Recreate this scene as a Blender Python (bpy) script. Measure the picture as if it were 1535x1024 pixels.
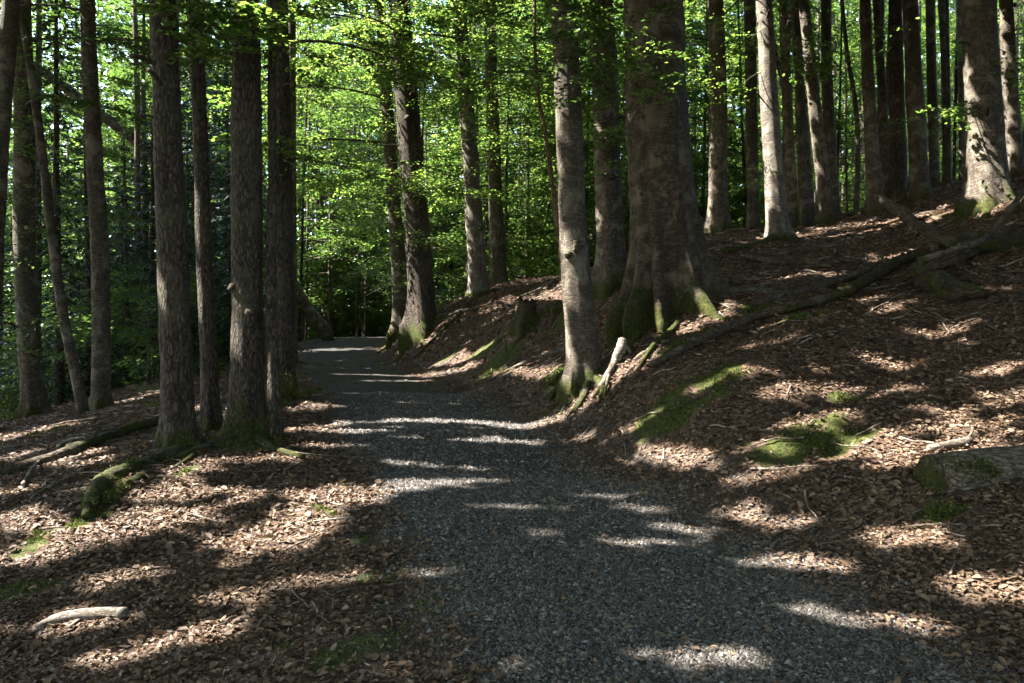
import bpy, math
import numpy as np

R = math.radians
sc = bpy.context.scene
for o in list(bpy.data.objects):
    bpy.data.objects.remove(o)
C = sc.collection

# ------------------------------------------------------------------ camera, sky, sun, exposure
EYE = np.array([0.0, 0.0, 1.6])
F = 1194.0                                    # focal length in photo pixels (28 mm on a 36 mm sensor)
CX, CY = 767.5, 512.0
cam = bpy.data.cameras.new('camera')
cam.lens = 28.0
cam.sensor_width = 36.0
cam.clip_end = 2000.0
cam.clip_start = 0.05
cam_o = bpy.data.objects.new('camera', cam)
cam_o.location = EYE
cam_o.rotation_euler = (R(90), 0, 0)
C.objects.link(cam_o)
sc.camera = cam_o

SUN_EL, SUN_AZ = R(50), R(87)                 # azimuth measured from straight ahead towards the left
S = np.array([-math.cos(SUN_EL) * math.sin(SUN_AZ), math.cos(SUN_EL) * math.cos(SUN_AZ), math.sin(SUN_EL)])

w = bpy.data.worlds.new('World')
sc.world = w
w.use_nodes = True
wn = w.node_tree
for n in list(wn.nodes):
    wn.nodes.remove(n)
sky = wn.nodes.new('ShaderNodeTexSky')
sky.sky_type = 'NISHITA'
sky.sun_disc = False
sky.sun_elevation = SUN_EL
sky.sun_rotation = 2 * math.pi - SUN_AZ
bg = wn.nodes.new('ShaderNodeBackground')
bg.inputs['Strength'].default_value = 0.15
wo = wn.nodes.new('ShaderNodeOutputWorld')
wn.links.new(sky.outputs[0], bg.inputs[0])
wn.links.new(bg.outputs[0], wo.inputs[0])

sun = bpy.data.lights.new('sun', 'SUN')
sun.energy = 5.0
sun.angle = R(0.53)
sun.color = (1.0, 0.95, 0.90)
sun_o = bpy.data.objects.new('sun', sun)
sun_o.rotation_euler = (R(90) - SUN_EL, 0, math.atan2(S[1], S[0]) + R(90))
sun_o.location = (-30, 10, 50)
C.objects.link(sun_o)

sc.view_settings.view_transform = 'Standard'
sc.view_settings.look = 'None'
sc.view_settings.gamma = 1.0
sc.view_settings.use_curve_mapping = False
sc.view_settings.exposure = 3.35
sc.render.engine = 'CYCLES'
sc.cycles.use_denoising = True
sc.cycles.max_bounces = 8
sc.cycles.diffuse_bounces = 5
sc.cycles.glossy_bounces = 2
sc.cycles.transmission_bounces = 4
sc.cycles.caustics_reflective = False
sc.cycles.caustics_refractive = False
sc.cycles.sample_clamp_indirect = 6.0

rng = np.random.default_rng(7)


# ------------------------------------------------------------------ numeric helpers
def _hash(ix, iy, iz, seed):
    h = (ix.astype(np.int64) * 374761393 + iy.astype(np.int64) * 668265263 + iz.astype(np.int64) * 2147483647 + seed * 974634777) & 0xFFFFFFFF
    h = ((h ^ (h >> 13)) * 1274126177) & 0xFFFFFFFF
    h = (h ^ (h >> 16)) & 0xFFFFFFFF
    return h.astype(np.float64) / 4294967295.0


def noise3(p, seed=0):
    p = np.asarray(p, float)
    i = np.floor(p).astype(np.int64)
    f = p - i
    f = f * f * (3 - 2 * f)
    r = 0
    for dx in (0, 1):
        for dy in (0, 1):
            for dz in (0, 1):
                wgt = (f[..., 0] if dx else 1 - f[..., 0]) * (f[..., 1] if dy else 1 - f[..., 1]) * (f[..., 2] if dz else 1 - f[..., 2])
                r = r + wgt * _hash(i[..., 0] + dx, i[..., 1] + dy, i[..., 2] + dz, seed)
    return r * 2 - 1


def noise2(x, y, scale, seed=0, oct=1):
    r, a, t = 0, 1.0, 0
    for k in range(oct):
        p = np.stack([np.asarray(x) * scale, np.asarray(y) * scale, np.full_like(np.asarray(x, float), 0.37 * seed)], -1)
        r = r + a * noise3(p, seed + k)
        t += a
        a *= 0.5
        scale *= 2.03
    return r / t


def sstep(a, b, x):
    t = np.clip((x - a) / (b - a), 0, 1)
    return t * t * (3 - 2 * t)


def nrm(v):
    return v / np.maximum(np.linalg.norm(v, axis=-1, keepdims=True), 1e-9)


# ------------------------------------------------------------------ object helpers
def mesh_from(name, V, faces, mats=(), smooth=True, mat_idx=None):
    """faces: list of (m,k) index arrays."""
    V = np.ascontiguousarray(np.asarray(V, np.float32).reshape(-1, 3))
    me = bpy.data.meshes.new(name)
    faces = [np.asarray(f, np.int32) for f in faces if len(f)]
    loops = np.concatenate([f.ravel() for f in faces])
    sizes = np.concatenate([np.full(len(f), f.shape[1], np.int32) for f in faces])
    starts = np.concatenate([[0], np.cumsum(sizes)[:-1]]).astype(np.int32)
    me.vertices.add(len(V))
    me.vertices.foreach_set('co', V.ravel())
    me.loops.add(len(loops))
    me.loops.foreach_set('vertex_index', loops)
    me.polygons.add(len(sizes))
    me.polygons.foreach_set('loop_start', starts)
    me.polygons.foreach_set('loop_total', sizes)
    me.polygons.foreach_set('use_smooth', np.full(len(sizes), smooth, bool))
    if mat_idx is not None:
        me.polygons.foreach_set('material_index', np.asarray(mat_idx, np.int32))
    for m in mats:
        me.materials.append(m)
    me.update(calc_edges=True)
    me.validate()
    return me


def obj(name, me, parent=None, loc=None):
    o = bpy.data.objects.new(name, me)
    C.objects.link(o)
    if parent is not None:
        o.parent = parent
    if loc is not None:
        o.location = loc
    return o


def tag(o, label=None, cat=None, group=None, kind=None):
    if label:
        o['label'] = label
    if cat:
        o['category'] = cat
    if group:
        o['group'] = group
    if kind:
        o['kind'] = kind
    return o


def thing(name, loc, label, cat, group=None):
    o = bpy.data.objects.new(name, None)
    o.empty_display_size = 0.2
    o.location = loc
    C.objects.link(o)
    return tag(o, label, cat, group)


class MB:
    """collects vertices and faces of one mesh"""
    def __init__(self):
        self.V, self.F, self.n = [], [], 0

    def add(self, V, *faces):
        V = np.asarray(V, float).reshape(-1, 3)
        self.V.append(V)
        for f in faces:
            self.F.append(np.asarray(f, np.int64) + self.n)
        self.n += len(V)

    def mesh(self, name, mats, smooth=True):
        by = {}
        for f in self.F:
            by.setdefault(f.shape[1], []).append(f)
        return mesh_from(name, np.concatenate(self.V), [np.concatenate(v) for v in by.values()], mats, smooth)


def ring_faces(nr, ns):
    i = np.arange(nr - 1)[:, None] * ns
    j = np.arange(ns)[None, :]
    a = i + j
    b = i + (j + 1) % ns
    return np.stack([a, b, b + ns, a + ns], -1).reshape(-1, 4)


def tube(P, rad, ns=8, rough=0.0, seed=0, squash=1.0, cap=True, nscale=3.0):
    """a tapered tube along points P with closed, slightly domed ends"""
    P = np.asarray(P, float)
    rad = np.broadcast_to(np.asarray(rad, float), (len(P),)).copy()
    T = nrm(np.gradient(P, axis=0))
    up = np.array([0, 0, 1.0])
    A = np.cross(T, up)
    bad = np.linalg.norm(A, axis=1) < 0.15
    A[bad] = np.cross(T[bad], np.array([0, 1.0, 0]))
    A = nrm(A)
    B = nrm(np.cross(A, T))
    th = np.linspace(0, 2 * math.pi, ns, endpoint=False)
    d = A[:, None, :] * np.cos(th)[None, :, None] + B[:, None, :] * np.sin(th)[None, :, None] * squash
    rr = np.repeat(rad[:, None], ns, 1)
    if rough:
        q = (P[:, None, :] + d * rr[..., None]) * nscale / max(rad.max(), .02) * .5
        rr = rr * (1 + rough * noise3(q, seed) + rough * .5 * noise3(q * 2.3, seed + 5))
    V = (P[:, None, :] + d * rr[..., None]).reshape(-1, 3)
    F = [ring_faces(len(P), ns)]
    if cap:
        n = len(V)
        V = np.concatenate([V, P[:1] - T[:1] * rad[0] * .15, P[-1:] + T[-1:] * rad[-1] * .15])
        j = np.arange(ns)
        F.append(np.stack([np.full(ns, n), (j + 1) % ns, j], -1))
        o = (len(P) - 1) * ns
        F.append(np.stack([np.full(ns, n + 1), o + j, o + (j + 1) % ns], -1))
    return V, F


def resample(P, rad, step):
    P = np.asarray(P, float)
    seg = np.linalg.norm(np.diff(P, axis=0), axis=1)
    s = np.concatenate([[0], np.cumsum(seg)])
    n = max(3, int(s[-1] / step) + 1)
    t = np.linspace(0, s[-1], n)
    # smooth (Catmull-Rom like) through numpy: cubic hermite with finite difference tangents
    if len(P) > 2:
        m = np.gradient(P, s, axis=0)
        k = np.clip(np.searchsorted(s, t, 'right') - 1, 0, len(P) - 2)
        h = (s[k + 1] - s[k])[:, None]
        u = ((t - s[k])[:, None]) / h
        Q = (2 * u**3 - 3 * u**2 + 1) * P[k] + (u**3 - 2 * u**2 + u) * h * m[k] + (-2 * u**3 + 3 * u**2) * P[k + 1] + (u**3 - u**2) * h * m[k + 1]
    else:
        Q = P[0] + (P[1] - P[0]) * (t / s[-1])[:, None]
    return Q, np.interp(t, s, np.broadcast_to(rad, (len(P),)))


# leaves ---------------------------------------------------------------
def leaf_rhomb(P, X, N, L, W, fold=0.18):
    """2-triangle leaves: base at P, axis X, normal N"""
    X = nrm(X)
    N = nrm(N - X * (N * X).sum(-1, keepdims=True))
    Y = np.cross(N, X)
    L = np.asarray(L)[:, None]
    Wd = np.asarray(W)[:, None]
    n = len(P)
    a = P
    t = P + X * L
    l = P + X * L * .45 + Y * Wd * .5 + N * Wd * fold
    r = P + X * L * .45 - Y * Wd * .5 + N * Wd * fold
    V = np.stack([a, r, t, l], 1).reshape(-1, 3)
    i = np.arange(n)[:, None] * 4
    F = np.concatenate([i + np.array([[0, 1, 2]]), i + np.array([[0, 2, 3]])], 0)
    return V, F


def leaf_oval(P, X, N, L, W, fold=0.15, curl=0.0):
    """4-triangle (two folded quads) oval leaves"""
    X = nrm(X)
    N = nrm(N - X * (N * X).sum(-1, keepdims=True))
    Y = np.cross(N, X)
    L = np.asarray(L)[:, None]
    Wd = np.asarray(W)[:, None]
    curl = np.broadcast_to(np.asarray(curl, float), (len(P),))[:, None]
    n = len(P)
    pts = [P,
           P + X * L * .30 - Y * Wd * .46 + N * (Wd * fold + L * curl * .35),
           P + X * L * .68 - Y * Wd * .40 + N * (Wd * fold + L * curl * .75),
           P + X * L + N * L * curl,
           P + X * L * .68 + Y * Wd * .40 + N * (Wd * fold + L * curl * .75),
           P + X * L * .30 + Y * Wd * .46 + N * (Wd * fold + L * curl * .35)]
    V = np.stack(pts, 1).reshape(-1, 3)
    i = np.arange(n)[:, None] * 6
    F = np.concatenate([i + np.array([[0, 1, 2, 3]]), i + np.array([[0, 3, 4, 5]])], 0)
    return V, F


# ------------------------------------------------------------------ materials
def new_mat(name):
    m = bpy.data.materials.new(name)
    m.use_nodes = True
    t = m.node_tree
    for n in list(t.nodes):
        t.nodes.remove(n)
    return m, t


def nd(t, typ, **kw):
    n = t.nodes.new('ShaderNode' + typ)
    for k, v in kw.items():
        if k.startswith('i_'):
            n.inputs[k[2:].replace('_', ' ')].default_value = v
        else:
            setattr(n, k, v)
    return n


def ln(t, a, b):
    t.links.new(a, b)


def ramp(t, src, stops, interp='LINEAR'):
    r = nd(t, 'ValToRGB')
    r.color_ramp.interpolation = interp
    e = r.color_ramp.elements
    while len(e) < len(stops):
        e.new(0.5)
    for k, (p, c) in enumerate(stops):
        e[k].position = p
        e[k].color = (c[0], c[1], c[2], 1) if hasattr(c, '__len__') else (c, c, c, 1)
    ln(t, src, r.inputs[0])
    return r.outputs[0]


def mixc(t, fac, a, b, mode='MIX'):
    m = nd(t, 'Mix', data_type='RGBA', blend_type=mode)
    for s, v in ((0, fac), (6, a), (7, b)):
        if hasattr(v, 'links'):
            ln(t, v, m.inputs[s])
        elif s == 0:
            m.inputs[0].default_value = v
        else:
            m.inputs[s].default_value = (v[0], v[1], v[2], 1)
    return m.outputs[2]


def mth(t, op, a, b=None, c=None):
    m = nd(t, 'Math', operation=op)
    for s, v in enumerate((a, b, c)):
        if v is None:
            continue
        if hasattr(v, 'links'):
            ln(t, v, m.inputs[s])
        else:
            m.inputs[s].default_value = v
    return m.outputs[0]


def tex_noise(t, co, scale, detail=3, rough=.55, dist=0.0):
    n = nd(t, 'TexNoise')
    n.inputs['Scale'].default_value = scale
    n.inputs['Detail'].default_value = detail
    n.inputs['Roughness'].default_value = rough
    n.inputs['Distortion'].default_value = dist
    ln(t, co, n.inputs['Vector'])
    return n


def coords(t, scale=(1, 1, 1), kind='Object'):
    c = nd(t, 'TexCoord')
    m = nd(t, 'Mapping')
    m.inputs['Scale'].default_value = scale
    ln(t, c.outputs[kind], m.inputs[0])
    return m.outputs[0]


def finish(t, color, rough=.9, bump=None, dist=.02, strength=.6, spec=.2):
    p = nd(t, 'BsdfPrincipled')
    o = nd(t, 'OutputMaterial')
    if hasattr(color, 'links'):
        ln(t, color, p.inputs['Base Color'])
    else:
        p.inputs['Base Color'].default_value = (*color, 1)
    if hasattr(rough, 'links'):
        ln(t, rough, p.inputs['Roughness'])
    else:
        p.inputs['Roughness'].default_value = rough
    p.inputs['Specular IOR Level'].default_value = spec
    if bump is not None:
        b = nd(t, 'Bump')
        b.inputs['Strength'].default_value = strength
        b.inputs['Distance'].default_value = dist
        ln(t, bump, b.inputs['Height'])
        ln(t, b.outputs[0], p.inputs['Normal'])
    ln(t, p.outputs[0], o.inputs[0])
    return p


MOSS_RAMP = [(.0, (.018, .022, .005)), (.5, (.042, .05, .008)), (1.0, (.082, .088, .014))]


def moss_color(t, co):
    n = tex_noise(t, co, 22, 4)
    return ramp(t, n.outputs[0], [(.3, MOSS_RAMP[0][1]), (.5, MOSS_RAMP[1][1]), (.7, MOSS_RAMP[2][1])])


def bark_mat(name, dark, mid, light, ridge=False, moss_h=0.5, moss_all=0.0):
    m, t = new_mat(name)
    co = coords(t)
    if ridge:
        lie = ridge == 'lying'
        wob = tex_noise(t, coords(t, (.5, 1, 1) if lie else (1, 1, .5)), 7, 4, .6)
        cs = mixc(t, .12, coords(t, (.2, 1, 1) if lie else (1, 1, .27)), wob.outputs['Color'], 'ADD')
        n1 = tex_noise(t, cs, 34, 5, .62, .8)
        n6 = tex_noise(t, coords(t, (.5, 1, 1) if lie else (1, 1, .5)), 30, 4, .65)
        vor = nd(t, 'TexVoronoi', feature='DISTANCE_TO_EDGE')
        vor.inputs['Scale'].default_value = 27
        ln(t, cs, vor.inputs['Vector'])
        hgt = mth(t, 'ADD', mth(t, 'MULTIPLY', mth(t, 'MINIMUM', vor.outputs[0], .25), 1.5), mth(t, 'ADD', mth(t, 'MULTIPLY', n1.outputs[0], .9), mth(t, 'MULTIPLY', n6.outputs[0], .5)))
        fac = mth(t, 'MULTIPLY', hgt, .55)
        d, st = .03, 1.0
    else:
        cs = coords(t, (1, 1, 2.2))
        n1 = tex_noise(t, cs, 14, 6, .65, .6)
        n3 = tex_noise(t, coords(t, (1, 1, .3)), 38, 4, .6)
        hgt = mth(t, 'ADD', n1.outputs[0], mth(t, 'MULTIPLY', n3.outputs[0], .6))
        wr = tex_noise(t, coords(t, (1, 1, 9)), 5, 5, .7, .5)
        hgt = mth(t, 'ADD', hgt, mth(t, 'MULTIPLY', ramp(t, wr.outputs[0], [(.42, 0), (.5, .5), (.58, 0)]), -.5))
        fac = mth(t, 'MULTIPLY', hgt, .62)
        d, st = .03, .95
    col = ramp(t, fac, [(.36, dark), (.5, mid), (.64, light)])
    # blotches of lichen and algae
    n2 = tex_noise(t, co, 3.1, 5, .65, .4)
    col = mixc(t, ramp(t, n2.outputs[0], [(.5, 0), (.62, .3 if ridge else .75)]), col, (light[0] * 1.25, light[1] * 1.28, light[2] * 1.2))
    n4 = tex_noise(t, co, 1.3, 4, .6)
    col = mixc(t, ramp(t, n4.outputs[0], [(.5, 0), (.72, .55)]), col, (.075, .08, .035))
    # dark vertical drip stains and cracks
    n5 = tex_noise(t, coords(t, (1, 1, .12)), 5, 4, .6)
    col = mixc(t, ramp(t, n5.outputs[0], [(.54, 0), (.66, .5)]), col, (dark[0] * .6, dark[1] * .6, dark[2] * .6))
    # moss near the foot
    sep = nd(t, 'SeparateXYZ')
    ln(t, nd(t, 'TexCoord').outputs['Object'], sep.inputs[0])
    nm = tex_noise(t, co, 2.6, 5, .65)
    mm = mth(t, 'ADD', mth(t, 'MULTIPLY', nm.outputs[0], 4.4), mth(t, 'MULTIPLY', sep.outputs[2], -1.3 / max(moss_h, .05)))
    mm = mth(t, 'ADD', mm, moss_all - 1.35)
    mm = mth(t, 'ADD', mm, mth(t, 'MULTIPLY', mth(t, 'SUBTRACT', n1.outputs[0], .5), 1.2))
    mf = ramp(t, mm, [(.35, 0), (.95, .92)])
    mc = moss_color(t, co)
    col = mixc(t, mf, col, mc)
    nf = tex_noise(t, co, 90, 3, .7)
    hgt = mth(t, 'ADD', hgt, mth(t, 'MULTIPLY', mth(t, 'MULTIPLY', mf, nf.outputs[0]), 1.0))
    finish(t, col, .9, hgt, d, st, .15)
    return m


BEECH = bark_mat('beech_bark', (.05, .039, .028), (.105, .086, .064), (.175, .15, .12), moss_h=.55)
BIGB = bark_mat('old_beech_bark', (.04, .029, .019), (.085, .064, .045), (.14, .113, .084), moss_h=.6)
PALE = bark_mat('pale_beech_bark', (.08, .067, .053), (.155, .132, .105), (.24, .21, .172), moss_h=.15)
RIDGE = bark_mat('ridged_bark', (.016, .012, .009), (.044, .034, .025), (.095, .077, .058), ridge=True, moss_h=.5)
ROOTM = bark_mat('mossy_root_bark', (.045, .036, .027), (.10, .08, .06), (.16, .135, .11), moss_h=.6)
LOGM = bark_mat('log_bark', (.028, .021, .015), (.068, .052, .036), (.125, .1, .074), ridge='lying', moss_h=9, moss_all=-.75)
MLOGM = bark_mat('mossy_log_bark', (.03, .023, .017), (.065, .05, .036), (.115, .095, .07), moss_h=9, moss_all=-.15)
STICKM = bark_mat('bare_stick_bark', (.08, .062, .045), (.19, .15, .115), (.34, .29, .24), moss_h=.01, moss_all=-3)
BLEACH = bark_mat('bleached_wood', (.12, .095, .07), (.26, .22, .175), (.38, .345, .29), moss_h=.01, moss_all=-3)
REDB = bark_mat('reddish_bark', (.07, .04, .028), (.15, .09, .06), (.22, .15, .11), moss_h=.1)


def leaf_mat(name, refl, trans, fac=.5, rough=.45, tintvar=True):
    m, t = new_mat(name)
    g = nd(t, 'NewGeometry')
    rnd = g.outputs['Random Per Island']
    r1 = ramp(t, rnd, [(0, refl[0]), (.5, refl[1]), (1, refl[2])])
    r2 = ramp(t, rnd, [(0, trans[0]), (.5, trans[1]), (1, trans[2])])
    p = nd(t, 'BsdfPrincipled')
    ln(t, r1, p.inputs['Base Color'])
    p.inputs['Roughness'].default_value = rough
    p.inputs['Specular IOR Level'].default_value = .35
    tr = nd(t, 'BsdfTranslucent')
    ln(t, r2, tr.inputs[0])
    mx = nd(t, 'MixShader')
    mx.inputs[0].default_value = fac
    ln(t, p.outputs[0], mx.inputs[1])
    ln(t, tr.outputs[0], mx.inputs[2])
    o = nd(t, 'OutputMaterial')
    ln(t, mx.outputs[0], o.inputs[0])
    return m


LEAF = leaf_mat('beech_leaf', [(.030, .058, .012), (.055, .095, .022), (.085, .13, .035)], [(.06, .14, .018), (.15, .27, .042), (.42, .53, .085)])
LEAFM = leaf_mat('shade_toned_beech_leaf', [(.025, .05, .011), (.045, .08, .018), (.07, .11, .028)], [(.045, .105, .016), (.10, .185, .03), (.24, .34, .06)], .46)  # darker copy of the beech leaf; background shade put into its colours
LEAFD = leaf_mat('shade_toned_leaf', [(.018, .042, .010), (.03, .066, .014), (.05, .09, .02)], [(.06, .125, .02), (.11, .195, .03), (.17, .26, .045)], .42)  # darkest leaf tones; the gloom of the rear crowns is in the colour
CANOPY = leaf_mat('shade_canopy_leaf', [(.035, .06, .014), (.055, .085, .02), (.075, .11, .028)], [(.15, .17, .05), (.21, .23, .07), (.28, .29, .09)], .36)  # transmission tint chosen to warm the light below the added canopy
NEEDLE = leaf_mat('spruce_needle', [(.010, .024, .013), (.018, .040, .020), (.03, .06, .028)], [(.02, .05, .02), (.03, .07, .025), (.04, .09, .03)], .2, .5)
LITTER = leaf_mat('dry_leaf', [(.046, .027, .015), (.096, .060, .034), (.190, .128, .078)], [(.08, .045, .02), (.12, .07, .03), (.2, .12, .05)], .10, .65)
MOSSL = leaf_mat('moss_blade', [(.024, .031, .005), (.05, .06, .008), (.095, .105, .014)], [(.04, .06, .01), (.08, .11, .015), (.16, .19, .03)], .3, .7)


def litter_ground():
    m, t = new_mat('leaf_litter_soil')
    co = coords(t)
    v1 = nd(t, 'TexVoronoi')
    v1.inputs['Scale'].default_value = 21
    wob = tex_noise(t, co, 9, 3)
    wc = mixc(t, .08, co, wob.outputs['Color'], 'ADD')
    ln(t, wc, v1.inputs['Vector'])
    sp = nd(t, 'SeparateColor')
    ln(t, v1.outputs['Color'], sp.inputs[0])
    c1 = ramp(t, sp.outputs[0], [(0, (.03, .018, .011)), (.35, (.07, .042, .026)), (.7, (.125, .08, .05)), (1, (.20, .135, .09))])
    dk = ramp(t, v1.outputs['Distance'], [(.0, 1), (.55, .85), (1.0, .35)])
    c1 = mixc(t, 1.0, c1, dk, 'MULTIPLY')
    n2 = tex_noise(t, co, 1.4, 5, .6)
    c1 = mixc(t, ramp(t, n2.outputs[0], [(.45, 0), (.7, .65)]), c1, (.045, .027, .016))
    n3 = tex_noise(t, co, 60, 4, .7)
    c1 = mixc(t, ramp(t, n3.outputs[0], [(.5, 0), (.75, .5)]), c1, (.02, .013, .009))
    at = nd(t, 'Attribute', attribute_name='moss')
    nm = tex_noise(t, co, 6, 5, .65)
    mf = ramp(t, mth(t, 'ADD', at.outputs['Fac'], mth(t, 'MULTIPLY', mth(t, 'SUBTRACT', nm.outputs[0], .5), 1.2)), [(.42, 0), (.62, 1)])
    mf = mth(t, 'MULTIPLY', mf, ramp(t, at.outputs['Fac'], [(.02, 0), (.15, 1)]))
    c1 = mixc(t, mf, c1, moss_color(t, co))
    pa = nd(t, 'Attribute', attribute_name='grit')
    vg = nd(t, 'TexVoronoi')
    vg.inputs['Scale'].default_value = 55
    ln(t, co, vg.inputs['Vector'])
    sg = nd(t, 'SeparateColor')
    ln(t, vg.outputs['Color'], sg.inputs[0])
    gc = ramp(t, sg.outputs[0], [(0, (.03, .028, .026)), (.6, (.07, .068, .064)), (1, (.14, .135, .13))])
    c1 = mixc(t, mth(t, 'MULTIPLY', pa.outputs['Fac'], ramp(t, nm.outputs[0], [(.4, .2), (.6, 1)])), c1, gc)
    h = mth(t, 'ADD', mth(t, 'MULTIPLY', sp.outputs[1], .7), mth(t, 'ADD', n3.outputs[0], mth(t, 'MULTIPLY', dk, .6)))
    finish(t, c1, .85, h, .035, .9, .2)
    return m


def gravel_mat(name, loose=False):
    m, t = new_mat(name)
    if loose:
        rnd = nd(t, 'NewGeometry').outputs['Random Per Island']
        c = ramp(t, rnd, [(0, (.027, .025, .022)), (.5, (.066, .058, .047)), (.85, (.11, .099, .082)), (.95, (.19, .176, .155)), (1, (.12, .085, .055))])
        n = tex_noise(t, coords(t), 120, 2)
        finish(t, c, .7, n.outputs[0], .002, .4, .3)
        return m
    co = coords(t)
    v = nd(t, 'TexVoronoi')
    v.inputs['Scale'].default_value = 48
    ln(t, co, v.inputs['Vector'])
    sp = nd(t, 'SeparateColor')
    ln(t, v.outputs['Color'], sp.inputs[0])
    c = ramp(t, sp.outputs[0], [(0, (.024, .022, .019)), (.5, (.056, .049, .040)), (.85, (.092, .083, .069)), (1, (.15, .145, .135))])
    dk = ramp(t, v.outputs['Distance'], [(.25, 1), (.8, .3)])
    c = mixc(t, 1.0, c, dk, 'MULTIPLY')
    n1 = tex_noise(t, co, 1.1, 5, .6)
    c = mixc(t, ramp(t, n1.outputs[0], [(.45, 0), (.7, .5)]), c, (.05, .043, .036))
    at = nd(t, 'Attribute', attribute_name='edge')
    n2 = tex_noise(t, co, 4.5, 5, .7)
    ef = ramp(t, mth(t, 'ADD', at.outputs['Fac'], mth(t, 'MULTIPLY', mth(t, 'SUBTRACT', n2.outputs[0], .5), .9)), [(.45, 0), (.8, .9)])
    c = mixc(t, ef, c, (.06, .038, .024))
    h = mth(t, 'ADD', mth(t, 'MULTIPLY', mth(t, 'SUBTRACT', 1.0, v.outputs['Distance']), 1.0), mth(t, 'MULTIPLY', sp.outputs[1], .8))
    finish(t, c, .8, h, .025, .9, .25)
    return m


SOIL = litter_ground()
GRAVEL = gravel_mat('gravel')
STONE = gravel_mat('gravel_stone', True)

# ------------------------------------------------------------------ terrain
# gravel path: centre line (x, y, z)
PATH = np.array([(6.0, -25, -.9), (4.2, -9, -.35), (1.95, 0, -.08), (1.12, 3.75, .0), (.88, 4.74, .05), (.5, 6.4, .08), (-.12, 8.24, .17),
                 (-.88, 10.8, .42), (-2.6, 16.1, .72), (-4.2, 21, .93), (-5.2, 24.4, 1.05), (-6.0, 28, 1.35), (-5.6, 33, 1.78), (-3.2, 38, 1.65), (2, 44, 1.3), (12, 50, 1.0)], float)
HW = 1.42
_pp, _ = resample(PATH, 1.0, .12)
_pt = nrm(np.gradient(_pp[:, :2], axis=0))

# main trees: base px, base py, width px low, width px at the top of the frame, top px at row 0, distance, bark, sides
TREES = [
    # bx, by, w, w0, tx, Y, mat, rough, label
    (-25, 655, 27, 24, 14, 13.0, 'B', 'leaning trunk cut off by the edge of the photo, farthest left of all'),
    (50, 626, 32, 26, 30, 16.5, 'B', 'stout shaded trunk at the left brink of the slope, its foot pale with lichen'),
    (153, 616, 27, 21, 133, 15.5, 'B', 'slim pale straight trunk with a dark seam, beside the thin bowed stem'),
    (268, 672, 49, 36, 246, 9.5, 'R', 'dark ridged trunk, first of the close cluster by the path, mossy only at its foot'),
    (316, 648, 26, 20, 290, 10.8, 'R', 'slender dark trunk squeezed between two ridged trunks of the close cluster'),
    (371, 658, 50, 40, 368, 10.0, 'R', 'thickest ridged trunk of the cluster, with bright green mossy feet'),
    (425, 592, 35, 31, 410, 13.0, 'R', 'dark trunk with mossy toes right beside the gravel path, last of the cluster'),
    (438, 540, 15, 13, 434, 22.0, 'B', 'thin grey trunk just behind the cluster where the path bends away'),
    (600, 492, 25, 15, 566, 26.0, 'B', 'slim brown trunk at the far bend, beside the thick dark trunk'),
    (634, 486, 40, 32, 599, 23.0, 'R', 'thick dark trunk with a bright rim above the far bend of the path'),
    (718, 446, 28, 20, 688, 24.0, 'P', 'pale smooth trunk with sunlit side standing on the crest of the bank'),
    (748, 436, 23, 17, 733, 27.0, 'B', 'brown trunk standing close behind the pale sunlit trunk on the crest'),
    (876, 580, 46, 37, 844, 11.5, 'B', 'silvery leaning trunk at the path side bank, roots spilling down the bank'),
    (916, 430, 42, 36, 899, 16.0, 'B', 'grey trunk with pleated foot just behind the giant beech'),
    (1000, 468, 98, 90, 979, 13.0, 'G', 'giant old beech with buttressed mossy foot on top of the bank'),
    (1076, 352, 29, 23, 1074, 20.0, 'B', 'trunk with lichen blotches standing behind the giant beech, toward the hill'),
    (1131, 362, 19, 16, 1122, 24.0, 'B', 'dull narrow trunk just behind the brightly lit hillside trunk'),
    (1166, 358, 31, 24, 1147, 18.0, 'P', 'brightly sunlit pale trunk on the hillside with flared foot'),
    (1189, 348, 18, 13, 1172, 21.0, 'B', 'grey trunk just uphill of the brightly lit trunk, forked higher up'),
    (1208, 345, 15, 11, 1194, 22.0, 'B', 'thin trunk, lower one of the close pair with a curved foot'),
    (1217, 341, 14, 12, 1190, 22.4, 'B', 'thin trunk with a curved foot, upper one of the close pair'),
    (1240, 340, 21, 16, 1203, 20.5, 'B', 'strongly leaning grey trunk among upright ones on the hillside'),
    (1251, 335, 18, 15, 1239, 23.0, 'B', 'upright dark trunk touching the foot of the strongly leaning one'),
    (1312, 322, 22, 15, 1297, 20.0, 'B', 'twisted pale trunk whose foot is hidden behind the broken limb'),
    (1333, 310, 14, 11, 1312, 22.5, 'B', 'thin dark trunk leaning into the twisted trunk behind the broken limb'),
    (1348, 298, 25, 20, 1342, 22.0, 'R', 'straight dark trunk on the hill between the twisted one and the smooth one'),
    (1380, 300, 28, 22, 1365, 20.0, 'B', 'smooth straight grey trunk on the hill above the broken limb'),
    (1402, 293, 15, 13, 1394, 25.0, 'B', 'thin trunk close uphill of the smooth straight grey trunk'),
    (1421, 288, 13, 11, 1413, 27.0, 'B', 'narrow trunk in the gap midway between the smooth and the big hilltop trunk'),
    (1443, 284, 10, 9, 1437, 28.0, 'P', 'thinnest pale trunk just before the big hilltop trunk'),
    (1484, 310, 54, 46, 1467, 15.0, 'B', 'big hilltop trunk with dappled light and spreading roots'),
    (1524, 272, 23, 19, 1507, 19.0, 'B', 'bent grey trunk behind the big hilltop trunk near the photo edge'),
]


def at_depth(px, py, Y):
    return np.array([(px - CX) / F * Y, Y, EYE[2] - (py - CY) / F * Y])


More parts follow.
